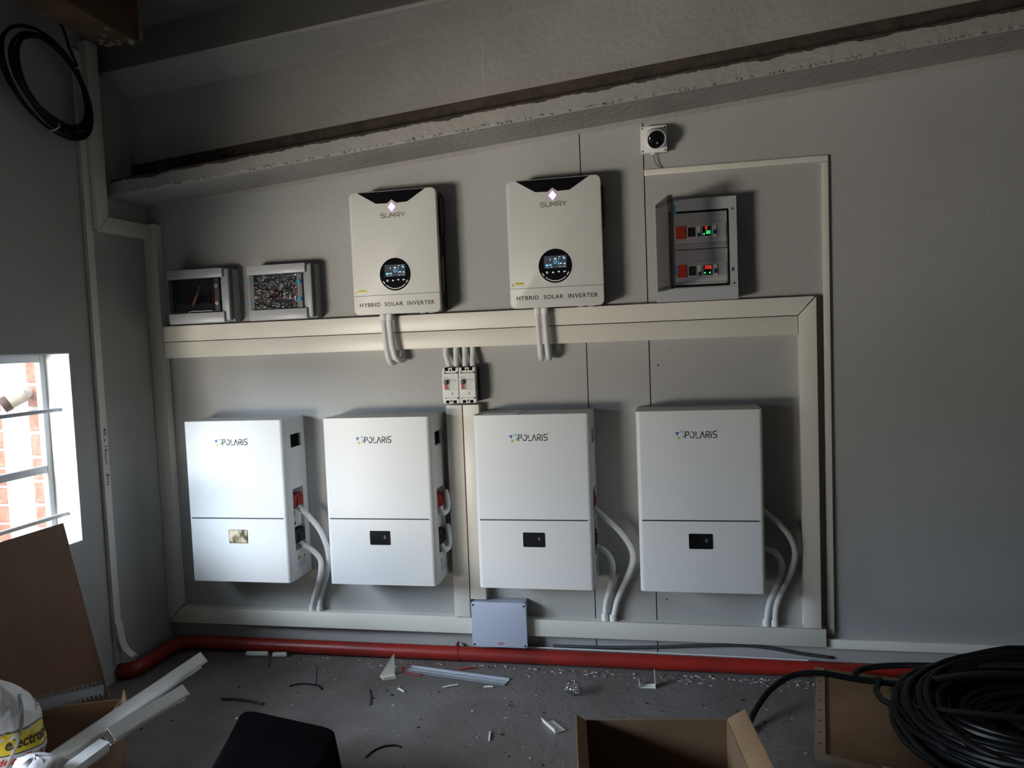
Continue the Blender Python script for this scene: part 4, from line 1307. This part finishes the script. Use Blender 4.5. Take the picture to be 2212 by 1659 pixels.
open_carton('carton', 'brown open carton of trunking offcuts in the left corner', (-0.060, -1.060), (0.310, -0.900), (0.500, -1.350), (0.130, -1.510), 0.205, CARD, CARDD)
# stray cardboard flap standing behind the offcuts
solo(MB().plate([(0.335, -0.955, 0.16), (0.385, -0.985, 0.16), (0.400, -0.985, 0.200), (0.352, -0.945, 0.256)], (0.5, 0.8, 0), 0.004), 'cardboard_flap', CARD, 'torn cardboard point standing behind the white offcuts', 'cardboard')


def channel(p0, p1, n, w, h, th=0.0018, cutb=0.0):
    """open-bottomed trunking lid: top face of width w with two sides of height h"""
    p0, p1, n = Vector(p0), Vector(p1), Vector(n)
    d = (p1 - p0).normalized()
    n = (n - d * n.dot(d)).normalized()
    s = d.cross(n).normalized()
    mb = MB()
    for a, b, off, dirn in ((-w / 2, w / 2, 0, None), (None, None, -w / 2, 1), (None, None, w / 2, -1)):
        if dirn is None:
            mb.plate([p0 + s * a, p0 + s * b, p1 + s * b, p1 + s * a], -n, th)
        else:
            q0, q1 = p0 + s * off, p1 + s * off
            mb.plate([q0, q1, q1 - n * h, q0 - n * h + d * cutb], s * dirn, th)
            mb.plate([q0 - n * (h - 0.006) + d * cutb, q1 - n * (h - 0.006), q1 - n * h, q0 - n * h + d * cutb], s * (dirn * 1.0), 0.005)
    return mb


GO = 'white trunking offcuts in the carton'
OFFW = mat('offcut_white', (0.90, 0.90, 0.89), 0.4, var=0.01)
solo(channel((0.496, -0.772, 0.300), (0.402, -1.310, 0.246), (-0.66, -0.42, 0.62), 0.044, 0.040), 'trunking_offcut', OFFW, 'longest white trunking offcut sticking out of the carton', 'offcut', GO)
solo(channel((0.530, -0.915, 0.262), (0.484, -1.185, 0.258), (-0.66, -0.42, 0.62), 0.030, 0.040), 'trunking_offcut', OFFW, 'shorter white offcut lying against the longest one', 'offcut', GO)
solo(channel((0.508, -1.215, 0.250), (0.500, -1.340, 0.244), (0.20, -0.15, 0.85), 0.034, 0.030), 'trunking_offcut', OFFW, 'stubby white offcut nearest the yellow printed bag', 'offcut', GO)
solo(MB().box(0.0, 0.05, 0, 0.19, 0, 0.024, 0.001).xform(Matrix.Translation((0.505, -1.270, 0.0015)) @ Matrix.Rotation(R(-28), 4, 'Z')), 'wooden_offcut', BATTEN, 'pale wooden offcut on the floor beside the carton', 'offcut')

# slotted wiring duct
DUCT = mat('duct_grey', (0.13, 0.13, 0.135), 0.45, var=0.05)
p0, p1 = Vector((0.040, -1.128, 0.240)), Vector((0.300, -0.965, 0.262))
d = (p1 - p0).normalized()
s_ = Vector((0, 0, 1)).cross(d).normalized()
nn = (Vector((0.35, -0.55, 0.75)) - d * Vector((0.35, -0.55, 0.75)).dot(d)).normalized()
wv = d.cross(nn).normalized()
if wv.z < 0:
    wv = -wv
t = thing('slotted_duct', 'grey slotted wiring duct lying across the carton', 'duct', p0.lerp(p1, 0.5))
DW = 0.040
part(MB().plate([p0 - wv * DW / 2, p1 - wv * DW / 2, p1 + wv * DW / 2, p0 + wv * DW / 2], nn, 0.0015), 'base', DUCT, t)
L_ = (p1 - p0).length
nT = 26
for sgn in (-1, 1):
    for i in range(nT):
        a = p0 + d * (L_ * (i + 0.12) / nT) + wv * (sgn * DW / 2)
        b = a + d * (L_ / nT * 0.55)
        up = nn * 0.022
        part(MB().plate([a, b, b + up, a + up], wv * sgn, 0.0015), 'tooth', DUCT, t)

# shop bag
BC = Vector((0.265, -1.335, 0.320))
to = (Vector((2.04, -2.98, 0)) - Vector((BC.x, BC.y, 0))).normalized()
rt = Vector((-to.y, to.x, 0))


def bagpt(th, z, off=0.0):
    """th: angle from the camera-facing side, z: -1..1"""
    k = math.sqrt(max(0.0, 1 - abs(z) ** 3.2)) if z < 0 else math.sqrt(max(0.0, 1 - z ** 2)) * 0.75 + 0.25 * (1 - z)
    w = 1 + 0.10 * math.sin(3 * th + 2 * z) + 0.05 * noise.noise(Vector((th * 3, z * 5, 1)))
    w += (0.10 * abs(noise.noise(Vector((th * 4, z * 3, 9)))) if z > 0.1 else 0.02)
    r = 0.128 * k * w + off
    return BC + rt * (r * math.sin(th)) + to * (r * 0.85 * math.cos(th)) + Vector((0, 0, z * 0.145 + (0.02 * math.sin(2 * th + 1) if z > 0.3 else 0)))


t = thing('shopping_bag', 'white plastic shop bag with yellow printed band at lower left', 'bag', (BC.x, BC.y, BC.z - 0.145))
NT, NZ = 72, 40
vs, fs = [], []
for j in range(NZ + 1):
    z = -1 + 2 * j / NZ
    for i in range(NT):
        vs.append(bagpt(2 * math.pi * i / NT, z))
for j in range(NZ):
    for i in range(NT):
        i2 = (i + 1) % NT
        fs.append((j * NT + i, j * NT + i2, (j + 1) * NT + i2, (j + 1) * NT + i))
part(MB().add(vs, fs), 'bag_body', BAG, t, smooth=60)


def bagstrip(th0, th1, z0, z1, off, n=30, m=4):
    vs, fs = [], []
    for i in range(n + 1):
        for j in range(m + 1):
            th = th0 + (th1 - th0) * i / n
            vs.append(bagpt(th, z0 + (z1 - z0) * j / m - 0.10 * math.sin(th) , off))
    for i in range(n):
        for j in range(m):
            a = i * (m + 1) + j
            fs.append((a, a + 1, a + m + 2, a + m + 1))
    return MB().add(vs, fs)


part(bagstrip(-1.15, 1.35, -0.16, 0.20, 0.0012), 'yellow_band', YELLOW, t, 'yellow printed band', smooth=60)
for z in (-0.185, 0.215):
    part(bagstrip(-1.3, 1.4, z, z + 0.016, 0.0014), 'band_line', INK, t, smooth=60)


def bagtext(body, th0, th1, z0, hz, off, bold=0.0, slant=0.0):
    vs, fs, w = text_mesh(body, 1.0, bold)
    out = MB()
    out.add([bagpt(th0 + (a + slant * b) / w * (th1 - th0), z0 + b * hz - 0.10 * math.sin(th0 + a / w * (th1 - th0)), off) for a, b in vs], fs)
    return out


part(bagtext('electrosales', 0.20, 1.34, -0.07, 0.27, 0.0026, 0.02, 0.15), 'bag_lettering', INK, t, 'electrosales lettering', smooth=0)
part(bagtext('Friendly', -0.10, 0.72, -0.36, 0.20, 0.0026, 0.02, 0.3), 'red_lettering', REDINK, t, 'red slogan lettering', smooth=0)
part(bagtext('Home', 0.80, 1.20, -0.36, 0.20, 0.0026, 0.01, 0.2), 'slogan_lettering', INK, t, smooth=0)
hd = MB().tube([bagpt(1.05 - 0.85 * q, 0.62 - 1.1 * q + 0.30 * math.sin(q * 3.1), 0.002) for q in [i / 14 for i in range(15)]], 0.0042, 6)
part(hd, 'bag_cord', mat('faint_cord', (0.30, 0.29, 0.28), 0.6, var=0.1), t, 'grey cord over the bag')  # dull grey tube laid over the bag


def crumple(name, label, c, rx, ry, rz, m, seed, cat='bag', lift=True):
    rs = random.Random(seed)
    vs, fs = [], []
    N1, N2 = 18, 11
    for j in range(N2 + 1):
        ph = math.pi * j / N2
        for i in range(N1):
            th = 2 * math.pi * i / N1
            k = 1 + rs.uniform(-0.22, 0.22)
            z = -math.cos(ph) * rz * (1 + rs.uniform(-0.15, 0.15))
            vs.append((c[0] + rx * math.sin(ph) * math.cos(th) * k, c[1] + ry * math.sin(ph) * math.sin(th) * k, max(c[2] + z, c[2] - rz * 0.98)))
    for j in range(N2):
        for i in range(N1):
            i2 = (i + 1) % N1
            fs.append((j * N1 + i, j * N1 + i2, (j + 1) * N1 + i2, (j + 1) * N1 + i))
    return solo(MB().add(vs, fs), name, m, label, cat, smooth=70)


crumple('clear_bag', 'crumpled thin white plastic in front of the shop bag', (0.475, -1.410, 0.262), 0.068, 0.060, 0.050, mat('thin_film', (0.50, 0.47, 0.48), 0.4, var=0.06), 5)

# ================================================================== BLACK CASE AND CENTRE CARTON


def rpoly(c, rad, n=6):
    """round the corners of a 2-D polygon"""
    out = []
    k = len(c)
    for i in range(k):
        p0, p1, p2 = Vector(c[i - 1]), Vector(c[i]), Vector(c[(i + 1) % k])
        a = p1 + (p0 - p1).normalized() * rad
        b = p1 + (p2 - p1).normalized() * rad
        for j in range(n + 1):
            q = j / n
            out.append(a.lerp(p1, q).lerp(p1.lerp(b, q), q))
    return out


top = rpoly([(0.752, -0.932), (1.098, -1.016), (1.145, -1.330), (0.905, -1.420)], 0.050)
bot = rpoly([(0.690, -0.905), (1.125, -1.005), (1.185, -1.420), (0.800, -1.520)], 0.060)
t = thing('black_case', 'black rounded plastic case on the floor at bottom left', 'case', (0.92, -1.15, 0.0))
n = len(top)
levels = [(bot, 0.001, 0), (bot, 0.03, 0), (None, 0.20, 0.93), (top, 0.212, 0), (None, 0.215, None)]
vs, fs = [], []
rings = []
for poly, z, k in levels:
    if poly is None and k is not None:
        ring = [bot[i].lerp(top[i], k) for i in range(n)]
    elif poly is None:
        c0 = sum(top, Vector((0, 0))) / n
        ring = [top[i].lerp(c0, 0.06) for i in range(n)]
    else:
        ring = poly
    rings.append(len(vs))
    for i, p in enumerate(ring):
        vs.append((p.x, p.y, z + (0.0025 * noise.noise(Vector((i * 0.9, 2, 3))) if z > 0.1 else 0)))
for a, b in zip(rings, rings[1:]):
    for i in range(n):
        j = (i + 1) % n
        fs.append((a + i, a + j, b + j, b + i))
fs.append(tuple(rings[-1] + i for i in range(n)))
fs.append(tuple(reversed(range(n))))
part(MB().add(vs, fs), 'shell', mat('case_black', (0.0025, 0.0025, 0.003), 0.95, var=0.15, bump=0.2, bscale=200, spec=0.02), t)
part(MB().lathe([(0, 0.002), (0.004, 0.002), (0.005, 0)], (0.755, -0.972, 0.204), (-0.5, 0, 0.8), 10), 'rivet', GREY, t)

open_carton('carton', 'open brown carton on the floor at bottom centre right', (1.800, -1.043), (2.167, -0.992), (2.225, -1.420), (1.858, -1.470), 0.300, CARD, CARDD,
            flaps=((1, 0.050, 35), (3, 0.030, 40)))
crumple('black_pouch', 'black pouch inside the open carton', (1.93, -1.20, 0.075), 0.09, 0.08, 0.068, MATTE, 9, 'pouch')
solo(MB().box(-0.05, 0.05, -0.04, 0.04, 0, 0.11, 0.003).xform(Matrix.Translation((2.10, -1.20, 0.0075)) @ Matrix.Rotation(R(35), 4, 'Z')), 'parts_box', GREY, 'small grey box inside the open carton', 'box')

# ================================================================== CRATE PANEL AND BIG CABLE COIL, RIGHT
O_ = Vector((2.523, -0.181, 0))
U_ = Vector((0.978, -0.208, 0))
V_ = Vector((-0.185, -0.983, 0))


def cp(a, b, z):
    p = O_ + U_ * a + V_ * b
    return Vector((p.x, p.y, z))


t = thing('crate_panel', 'brown plywood crate panel with stapled battens under the cable coil', 'panel', cp(0.6, 0.4, 0))
part(MB().plate([cp(0, 0, 0.086), cp(1.55, 0, 0.086), cp(1.55, 0.86, 0.086), cp(0, 0.60, 0.086)], (0, 0, 1), 0.010), 'panel_sheet', PLY, t)
part(MB().plate([cp(0.0, 0.004, 0.0962), cp(0.028, 0.004, 0.0962), cp(0.030, 0.585, 0.0962), cp(0.0, 0.585, 0.0962)], (0, 0, 1), 0.005), 'batten', BATTEN, t)
part(MB().plate([cp(0.0, 0.588, 0.0962), cp(1.50, 0.838, 0.0962), cp(1.50, 0.866, 0.0962), cp(0.0, 0.618, 0.0962)], (0, 0, 1), 0.006), 'batten', BATTEN, t)
part(MB().plate([cp(-0.0022, 0.0, 0.070), cp(-0.0022, 0.60, 0.070), cp(-0.0022, 0.60, 0.100), cp(-0.0022, 0.0, 0.100)], -U_, 0.0018), 'edge_strip', METAL, t, 'pale metal edge strip')
part(MB().plate([cp(0.05, 0.06, 0.001), cp(1.45, 0.06, 0.001), cp(1.45, 0.72, 0.001), cp(0.05, 0.50, 0.001)], (0, 0, 1), 0.084), 'crate_frame', mat('crate_frame_wood', (0.14, 0.08, 0.045), 0.8, var=0.15), t)
for i in range(8):
    p = cp(0.014, 0.05 + i * 0.070, 0.1015)
    part(MB().box(p.x - 0.004, p.x + 0.004, p.y - 0.0012, p.y + 0.0012, p.z, p.z + 0.001), 'staple', INK, t)
part(MB().plate([cp(0.17, 0.612, 0.1026), cp(0.235, 0.622, 0.1026), cp(0.240, 0.660, 0.1026), cp(0.172, 0.640, 0.1026)], (0, 0, 1), 0.004), 'metal_bracket', METAL, t, 'grey metal bracket')

t = thing('cable_coil', 'large tangled coil of thick black cable on the crate panel', 'cable', (3.05, -0.60, 0.105))
rc = random.Random(21)
CR = 0.0100
for i in range(48):
    lev = (i % 34) / 34
    a0 = rc.uniform(0.27, 0.405)
    b0 = a0 * rc.uniform(0.80, 0.98)
    cx = 3.075 + rc.uniform(-0.035, 0.04)
    cy = -0.62 + rc.uniform(-0.05, 0.04)
    if i < 3:
        a0, b0, cx, cy = 0.41 - i * 0.018, 0.34, 3.055, -0.66
    if i >= 34:
        a0 = rc.uniform(0.10, 0.29)
        b0 = a0 * rc.uniform(0.7, 0.95)
    zc = 0.118 + 0.115 * lev ** 0.9
    tx, ty = rc.uniform(-0.10, 0.06), rc.uniform(-0.05, 0.12)
    ph = rc.uniform(0, 6)
    loop = []
    for j in range(41):
        th = 2 * math.pi * j / 40
        wob = 1 + 0.035 * math.sin(2 * th + ph) + 0.02 * math.sin(3 * th - ph)
        x = a0 * wob * math.cos(th)
        y = b0 * wob * math.sin(th)
        z = zc + tx * x + ty * y * 0.5 + 0.006 * math.sin(3 * th + ph)
        z *= 1.0 - 0.28 * max(0, -math.cos(th)) * lev
        loop.append((cx + x, cy + y, max(z, 0.1125)))
    part(MB().tube(loop, CR, 8, False), 'cable_loop', CABLE, t)
# strays and the free end running out over the floor
part(MB().tube(spline([(2.249, -0.500, 0.0105), (2.268, -0.450, 0.018), (2.300, -0.388, 0.042), (2.353, -0.322, 0.075), (2.427, -0.283, 0.108), (2.513, -0.292, 0.126), (2.628, -0.310, 0.118), (2.738, -0.330, 0.118), (2.818, -0.345, 0.125), (2.95, -0.40, 0.15)], 0.015), CR, 10), 'free_end', CABLE, t)
part(MB().cyl((2.249, -0.500, 0.0105), (2.247, -0.505, 0.0095), 0.0055, 10), 'bared_copper', METAL, t)
part(MB().tube(spline([(2.62, -0.30, 0.118), (2.66, -0.25, 0.128), (2.76, -0.26, 0.150), (2.92, -0.34, 0.19), (3.10, -0.44, 0.24), (3.25, -0.56, 0.26)], 0.015), CR, 8), 'stray_loop', CABLE, t)
part(MB().tube(spline([(2.700, -0.305, 0.118), (2.665, -0.42, 0.125), (2.68, -0.55, 0.150), (2.80, -0.68, 0.20), (2.98, -0.78, 0.235), (3.15, -0.86, 0.24)], 0.015), CR, 8), 'stray_loop', CABLE, t)
part(MB().tube(spline([(2.76, -0.33, 0.14), (2.79, -0.44, 0.18), (2.90, -0.54, 0.25), (3.02, -0.60, 0.28), (3.2, -0.66, 0.29)], 0.015), CR, 8), 'stray_loop', CABLE, t)

# ================================================================== OFFCUTS AND LITTER ON THE FLOOR
GF = 'offcuts littering the floor'


def ring_bit(x0, x1, y, r, label):
    mb = MB()
    mb.tube([(x0, y, r), (x1, y + 0.008, r)], r, 14, False)
    mb.tube([(x0, y, r), (x1, y + 0.008, r)], r - 0.002, 14, False)
    return solo(mb, 'conduit_offcut', WPVC, label, 'offcut', GF)


ring_bit(0.258, 0.352, -0.092, 0.0105, 'longer white conduit offcut on the floor by the red pipe')
ring_bit(0.378, 0.436, -0.090, 0.0105, 'shorter white conduit offcut on the floor by the red pipe')
# triangular corner offcut
mb = MB()
mb.plate([(0.902, -0.221, 0.001), (0.957, -0.200, 0.001), (0.955, -0.190, 0.082), (0.935, -0.205, 0.055)], (-0.3, 0.9, 0), 0.002)
mb.plate([(0.902, -0.221, 0.001), (0.957, -0.200, 0.001), (0.975, -0.232, 0.001), (0.930, -0.252, 0.001)], (0, 0, 1), 0.002)
mb.plate([(0.975, -0.232, 0.001), (0.930, -0.252, 0.001), (0.930, -0.252, 0.012), (0.975, -0.232, 0.016)], (0.4, -0.9, 0), 0.002)
solo(mb, 'corner_offcut', PVC, 'cream triangular corner offcut standing before the red pipe', 'offcut', GF)
# aluminium rail
p0, p1 = Vector((0.995, -0.145, 0.001)), Vector((1.412, -0.218, 0.001))
d = (p1 - p0).normalized()
s_ = Vector((-d.y, d.x, 0))
t = thing('mounting_rail', 'grey metal mounting rail lying in front of the red pipe', 'rail', p0.lerp(p1, 0.5))
for a, b, z0, z1 in ((-0.026, 0.026, 0.0, 0.002), (-0.027, -0.021, 0.002, 0.008), (0.021, 0.027, 0.002, 0.008), (-0.003, 0.003, 0.002, 0.004)):
    part(MB().plate([p0 + s_ * a + Vector((0, 0, z0)), p1 + s_ * a + Vector((0, 0, z0)), p1 + s_ * b + Vector((0, 0, z0)), p0 + s_ * b + Vector((0, 0, z0))], (0, 0, 1), z1 - z0), 'rail_strip', ALU, t)
crumple('clear_bag', 'small clear crumpled bag on the floor right of the rail', (1.672, -0.285, 0.026), 0.034, 0.026, 0.026, BAGCLR, 13)
# bracket and angle offcuts
mb = MB()
mb.plate([(1.912, -0.205, 0.001), (1.965, -0.203, 0.001), (1.963, -0.168, 0.001), (1.905, -0.172, 0.001)], (0, 0, 1), 0.002)
mb.plate([(1.963, -0.205, 0.001), (1.963, -0.168, 0.001), (1.960, -0.166, 0.056), (1.963, -0.198, 0.018)], (-1, 0, 0), 0.002)
mb.plate([(1.908, -0.206, 0.001), (1.906, -0.172, 0.001), (1.900, -0.172, 0.024), (1.903, -0.204, 0.016)], (1, 0, 0), 0.002)
solo(mb, 'bracket_offcut', WPVC, 'white curved trunking offcut near the right end of the pipe', 'offcut', GF)
mb = MB()
mb.plate([(1.596, -0.494, 0.001), (1.628, -0.484, 0.001), (1.676, -0.541, 0.001), (1.648, -0.565, 0.001)], (0, 0, 1), 0.002)
mb.plate([(1.592, -0.496, 0.001), (1.646, -0.567, 0.001), (1.643, -0.570, 0.018), (1.587, -0.499, 0.018)], (0.7, 0.6, 0), 0.002)
solo(mb, 'angle_offcut', WPVC, 'white angled trunking offcut lying behind the centre carton', 'offcut', GF)
# cable bits
GC = 'cable offcuts on the floor'
for lab, pts, r, m in (('black curved cable offcut behind the black case', [(0.381, -0.475, 0.006), (0.44, -0.470, 0.006), (0.51, -0.480, 0.006), (0.561, -0.497, 0.006)], 0.0058, CABLEG),
                       ('thin dark wire standing upright off the floor', [(0.682, -0.318, 0.004), (0.684, -0.316, 0.03), (0.682, -0.305, 0.066)], 0.0028, CABLEG),
                       ('thin wavy black wire left of the upright one', [(0.585, -0.345, 0.003), (0.612, -0.322, 0.003), (0.645, -0.318, 0.003), (0.675, -0.322, 0.003), (0.70, -0.330, 0.003), (0.725, -0.356, 0.003)], 0.0030, CABLE),
                       ('short straight black wire in the middle of the floor', [(0.903, -0.332, 0.003), (0.925, -0.375, 0.003), (0.955, -0.450, 0.003)], 0.0032, CABLEG),
                       ('short black wire on the floor below the conduit offcuts', [(0.375, -0.118, 0.003), (0.394, -0.150, 0.003), (0.408, -0.185, 0.003)], 0.0025, CABLEG),
                       ('red wire offcut left of the metal rail', [(0.958, -0.130, 0.003), (0.985, -0.165, 0.003), (1.02, -0.190, 0.003), (1.062, -0.196, 0.003)], 0.0032, DRED),
                       ('red and black wire offcut beyond the metal rail', [(1.195, -0.122, 0.004), (1.205, -0.128, 0.004), (1.23, -0.118, 0.004), (1.262, -0.108, 0.004)], 0.0032, DRED),
                       ('curled black wire right of the black case', [(1.075, -0.785, 0.003), (1.085, -0.745, 0.003), (1.11, -0.715, 0.003), (1.145, -0.705, 0.003), (1.165, -0.712, 0.003)], 0.0028, CABLE)):
    solo(MB().tube(spline(pts, 0.008), r, 8), 'wire_offcut', m, lab, 'wire', GC)
for lab, x, y, a, l in (('thin white stick of plastic on the floor centre', 1.435, -0.612, 100, 0.055), ('white sliver right of the rail end', 1.35, -0.265, 10, 0.035), ('curled white sliver below the rail', 1.205, -0.275, 30, 0.060), ('white sliver below the triangular offcut', 1.03, -0.330, -35, 0.04)):
    dx, dy = math.cos(R(a)) * l / 2, math.sin(R(a)) * l / 2
    solo(MB().tube([(x - dx, y - dy, 0.004), (x, y + 0.002, 0.004), (x + dx, y + dy, 0.004)], [0.0032, 0.0036, 0.0030], 6), 'plastic_sliver', WPVC, lab, 'offcut', GF)
# shavings: too many and too fine to count
sv = MB()
rs = random.Random(5)
for i in range(620):
    if i < 400:
        x = rs.uniform(0.45, 2.6) if rs.random() < 0.8 else rs.uniform(2.0, 2.55)
        y = -0.082 - abs(rs.gauss(0, 0.035))
    elif i < 500:
        x, y = rs.gauss(1.25, 0.35), rs.uniform(-0.75, -0.12)
    else:
        x, y = rs.uniform(0.0, 2.45), rs.uniform(-1.0, -0.1)
    if y > -0.078 or (x < 1.3 and y < -0.82) or (0.96 < x < 1.45 and -0.26 < y < -0.10):
        continue
    s = rs.uniform(0.0012, 0.0050) * (0.75 if i < 400 else 0.55)
    a = rs.uniform(0, 6.28)
    c, d2 = math.cos(a), math.sin(a)
    l = s * rs.uniform(1, 3)
    q = [(-l, -s * 0.3), (l, -s * 0.3), (l * 0.8, s * 0.3), (-l, s * 0.3)]
    h = rs.uniform(0.0005, 0.006)
    sv.add([(x + c * p - d2 * r_, y + d2 * p + c * r_, 0.0008 + h * (k % 2)) for k, (p, r_) in enumerate(q)], [(0, 1, 2, 3)])
o = solo(sv, 'plastic_shavings', mat('shaving_plastic', (0.45, 0.43, 0.40), 0.6, var=0.1), 'fine white plastic shavings along the foot of the red pipe', 'shavings', smooth=0)
o['kind'] = 'stuff'
dk = MB()
for i in range(70):
    x, y = rs.uniform(0.0, 2.4), rs.uniform(-0.82, -0.25)
    s = rs.uniform(0.0008, 0.0034)
    dk.box(x - s * rs.uniform(0.6, 2), x + s, y - s, y + s * rs.uniform(0.5, 1.6), 0.0003, s * 1.1 + 0.0005, 0)
o = solo(dk, 'dark_crumbs', mat('dark_crumb', (0.03, 0.026, 0.024), 0.9, var=0.2), 'dark crumbs and dirt scattered on the concrete floor', 'crumbs', smooth=0)
o['kind'] = 'stuff'

# ================================================================== CAMERA OUTSIDE THE WINDOW
t = thing('bullet_camera', 'cream bullet camera outside the window on the brick jamb', 'camera', (-0.345, -0.51, 1.13))
a, b = Vector((-0.318, -0.528, 1.166)), Vector((-0.372, -0.585, 1.124))
ax = (b - a).normalized()
Lc = (b - a).length
part(MB().lathe([(0.0, 0), (0.022, 0.002), (0.027, 0.012), (0.0275, Lc * 0.72), (0.0, Lc * 0.72)], a, ax, 24), 'camera_body', mat('cream_plastic', (0.55, 0.47, 0.36), 0.5, var=0.05), t)
hd = part(MB().lathe([(0.0285, Lc * 0.70), (0.030, Lc * 0.74), (0.030, Lc), (0.026, Lc * 1.01), (0.0, Lc * 0.98)], a, ax, 24), 'camera_head', mat('brown_plastic', (0.10, 0.06, 0.05), 0.4, var=0.1), t, 'dark brown camera head')
part(MB().lathe([(0, Lc * 1.005), (0.012, Lc * 1.0), (0.012, Lc * 0.985)], a, ax, 16), 'lens', GREY, hd)
part(MB().cyl((-0.335, -0.4985, 1.165), (-0.336, -0.530, 1.170), 0.018, 14), 'mount', WPVC, t)
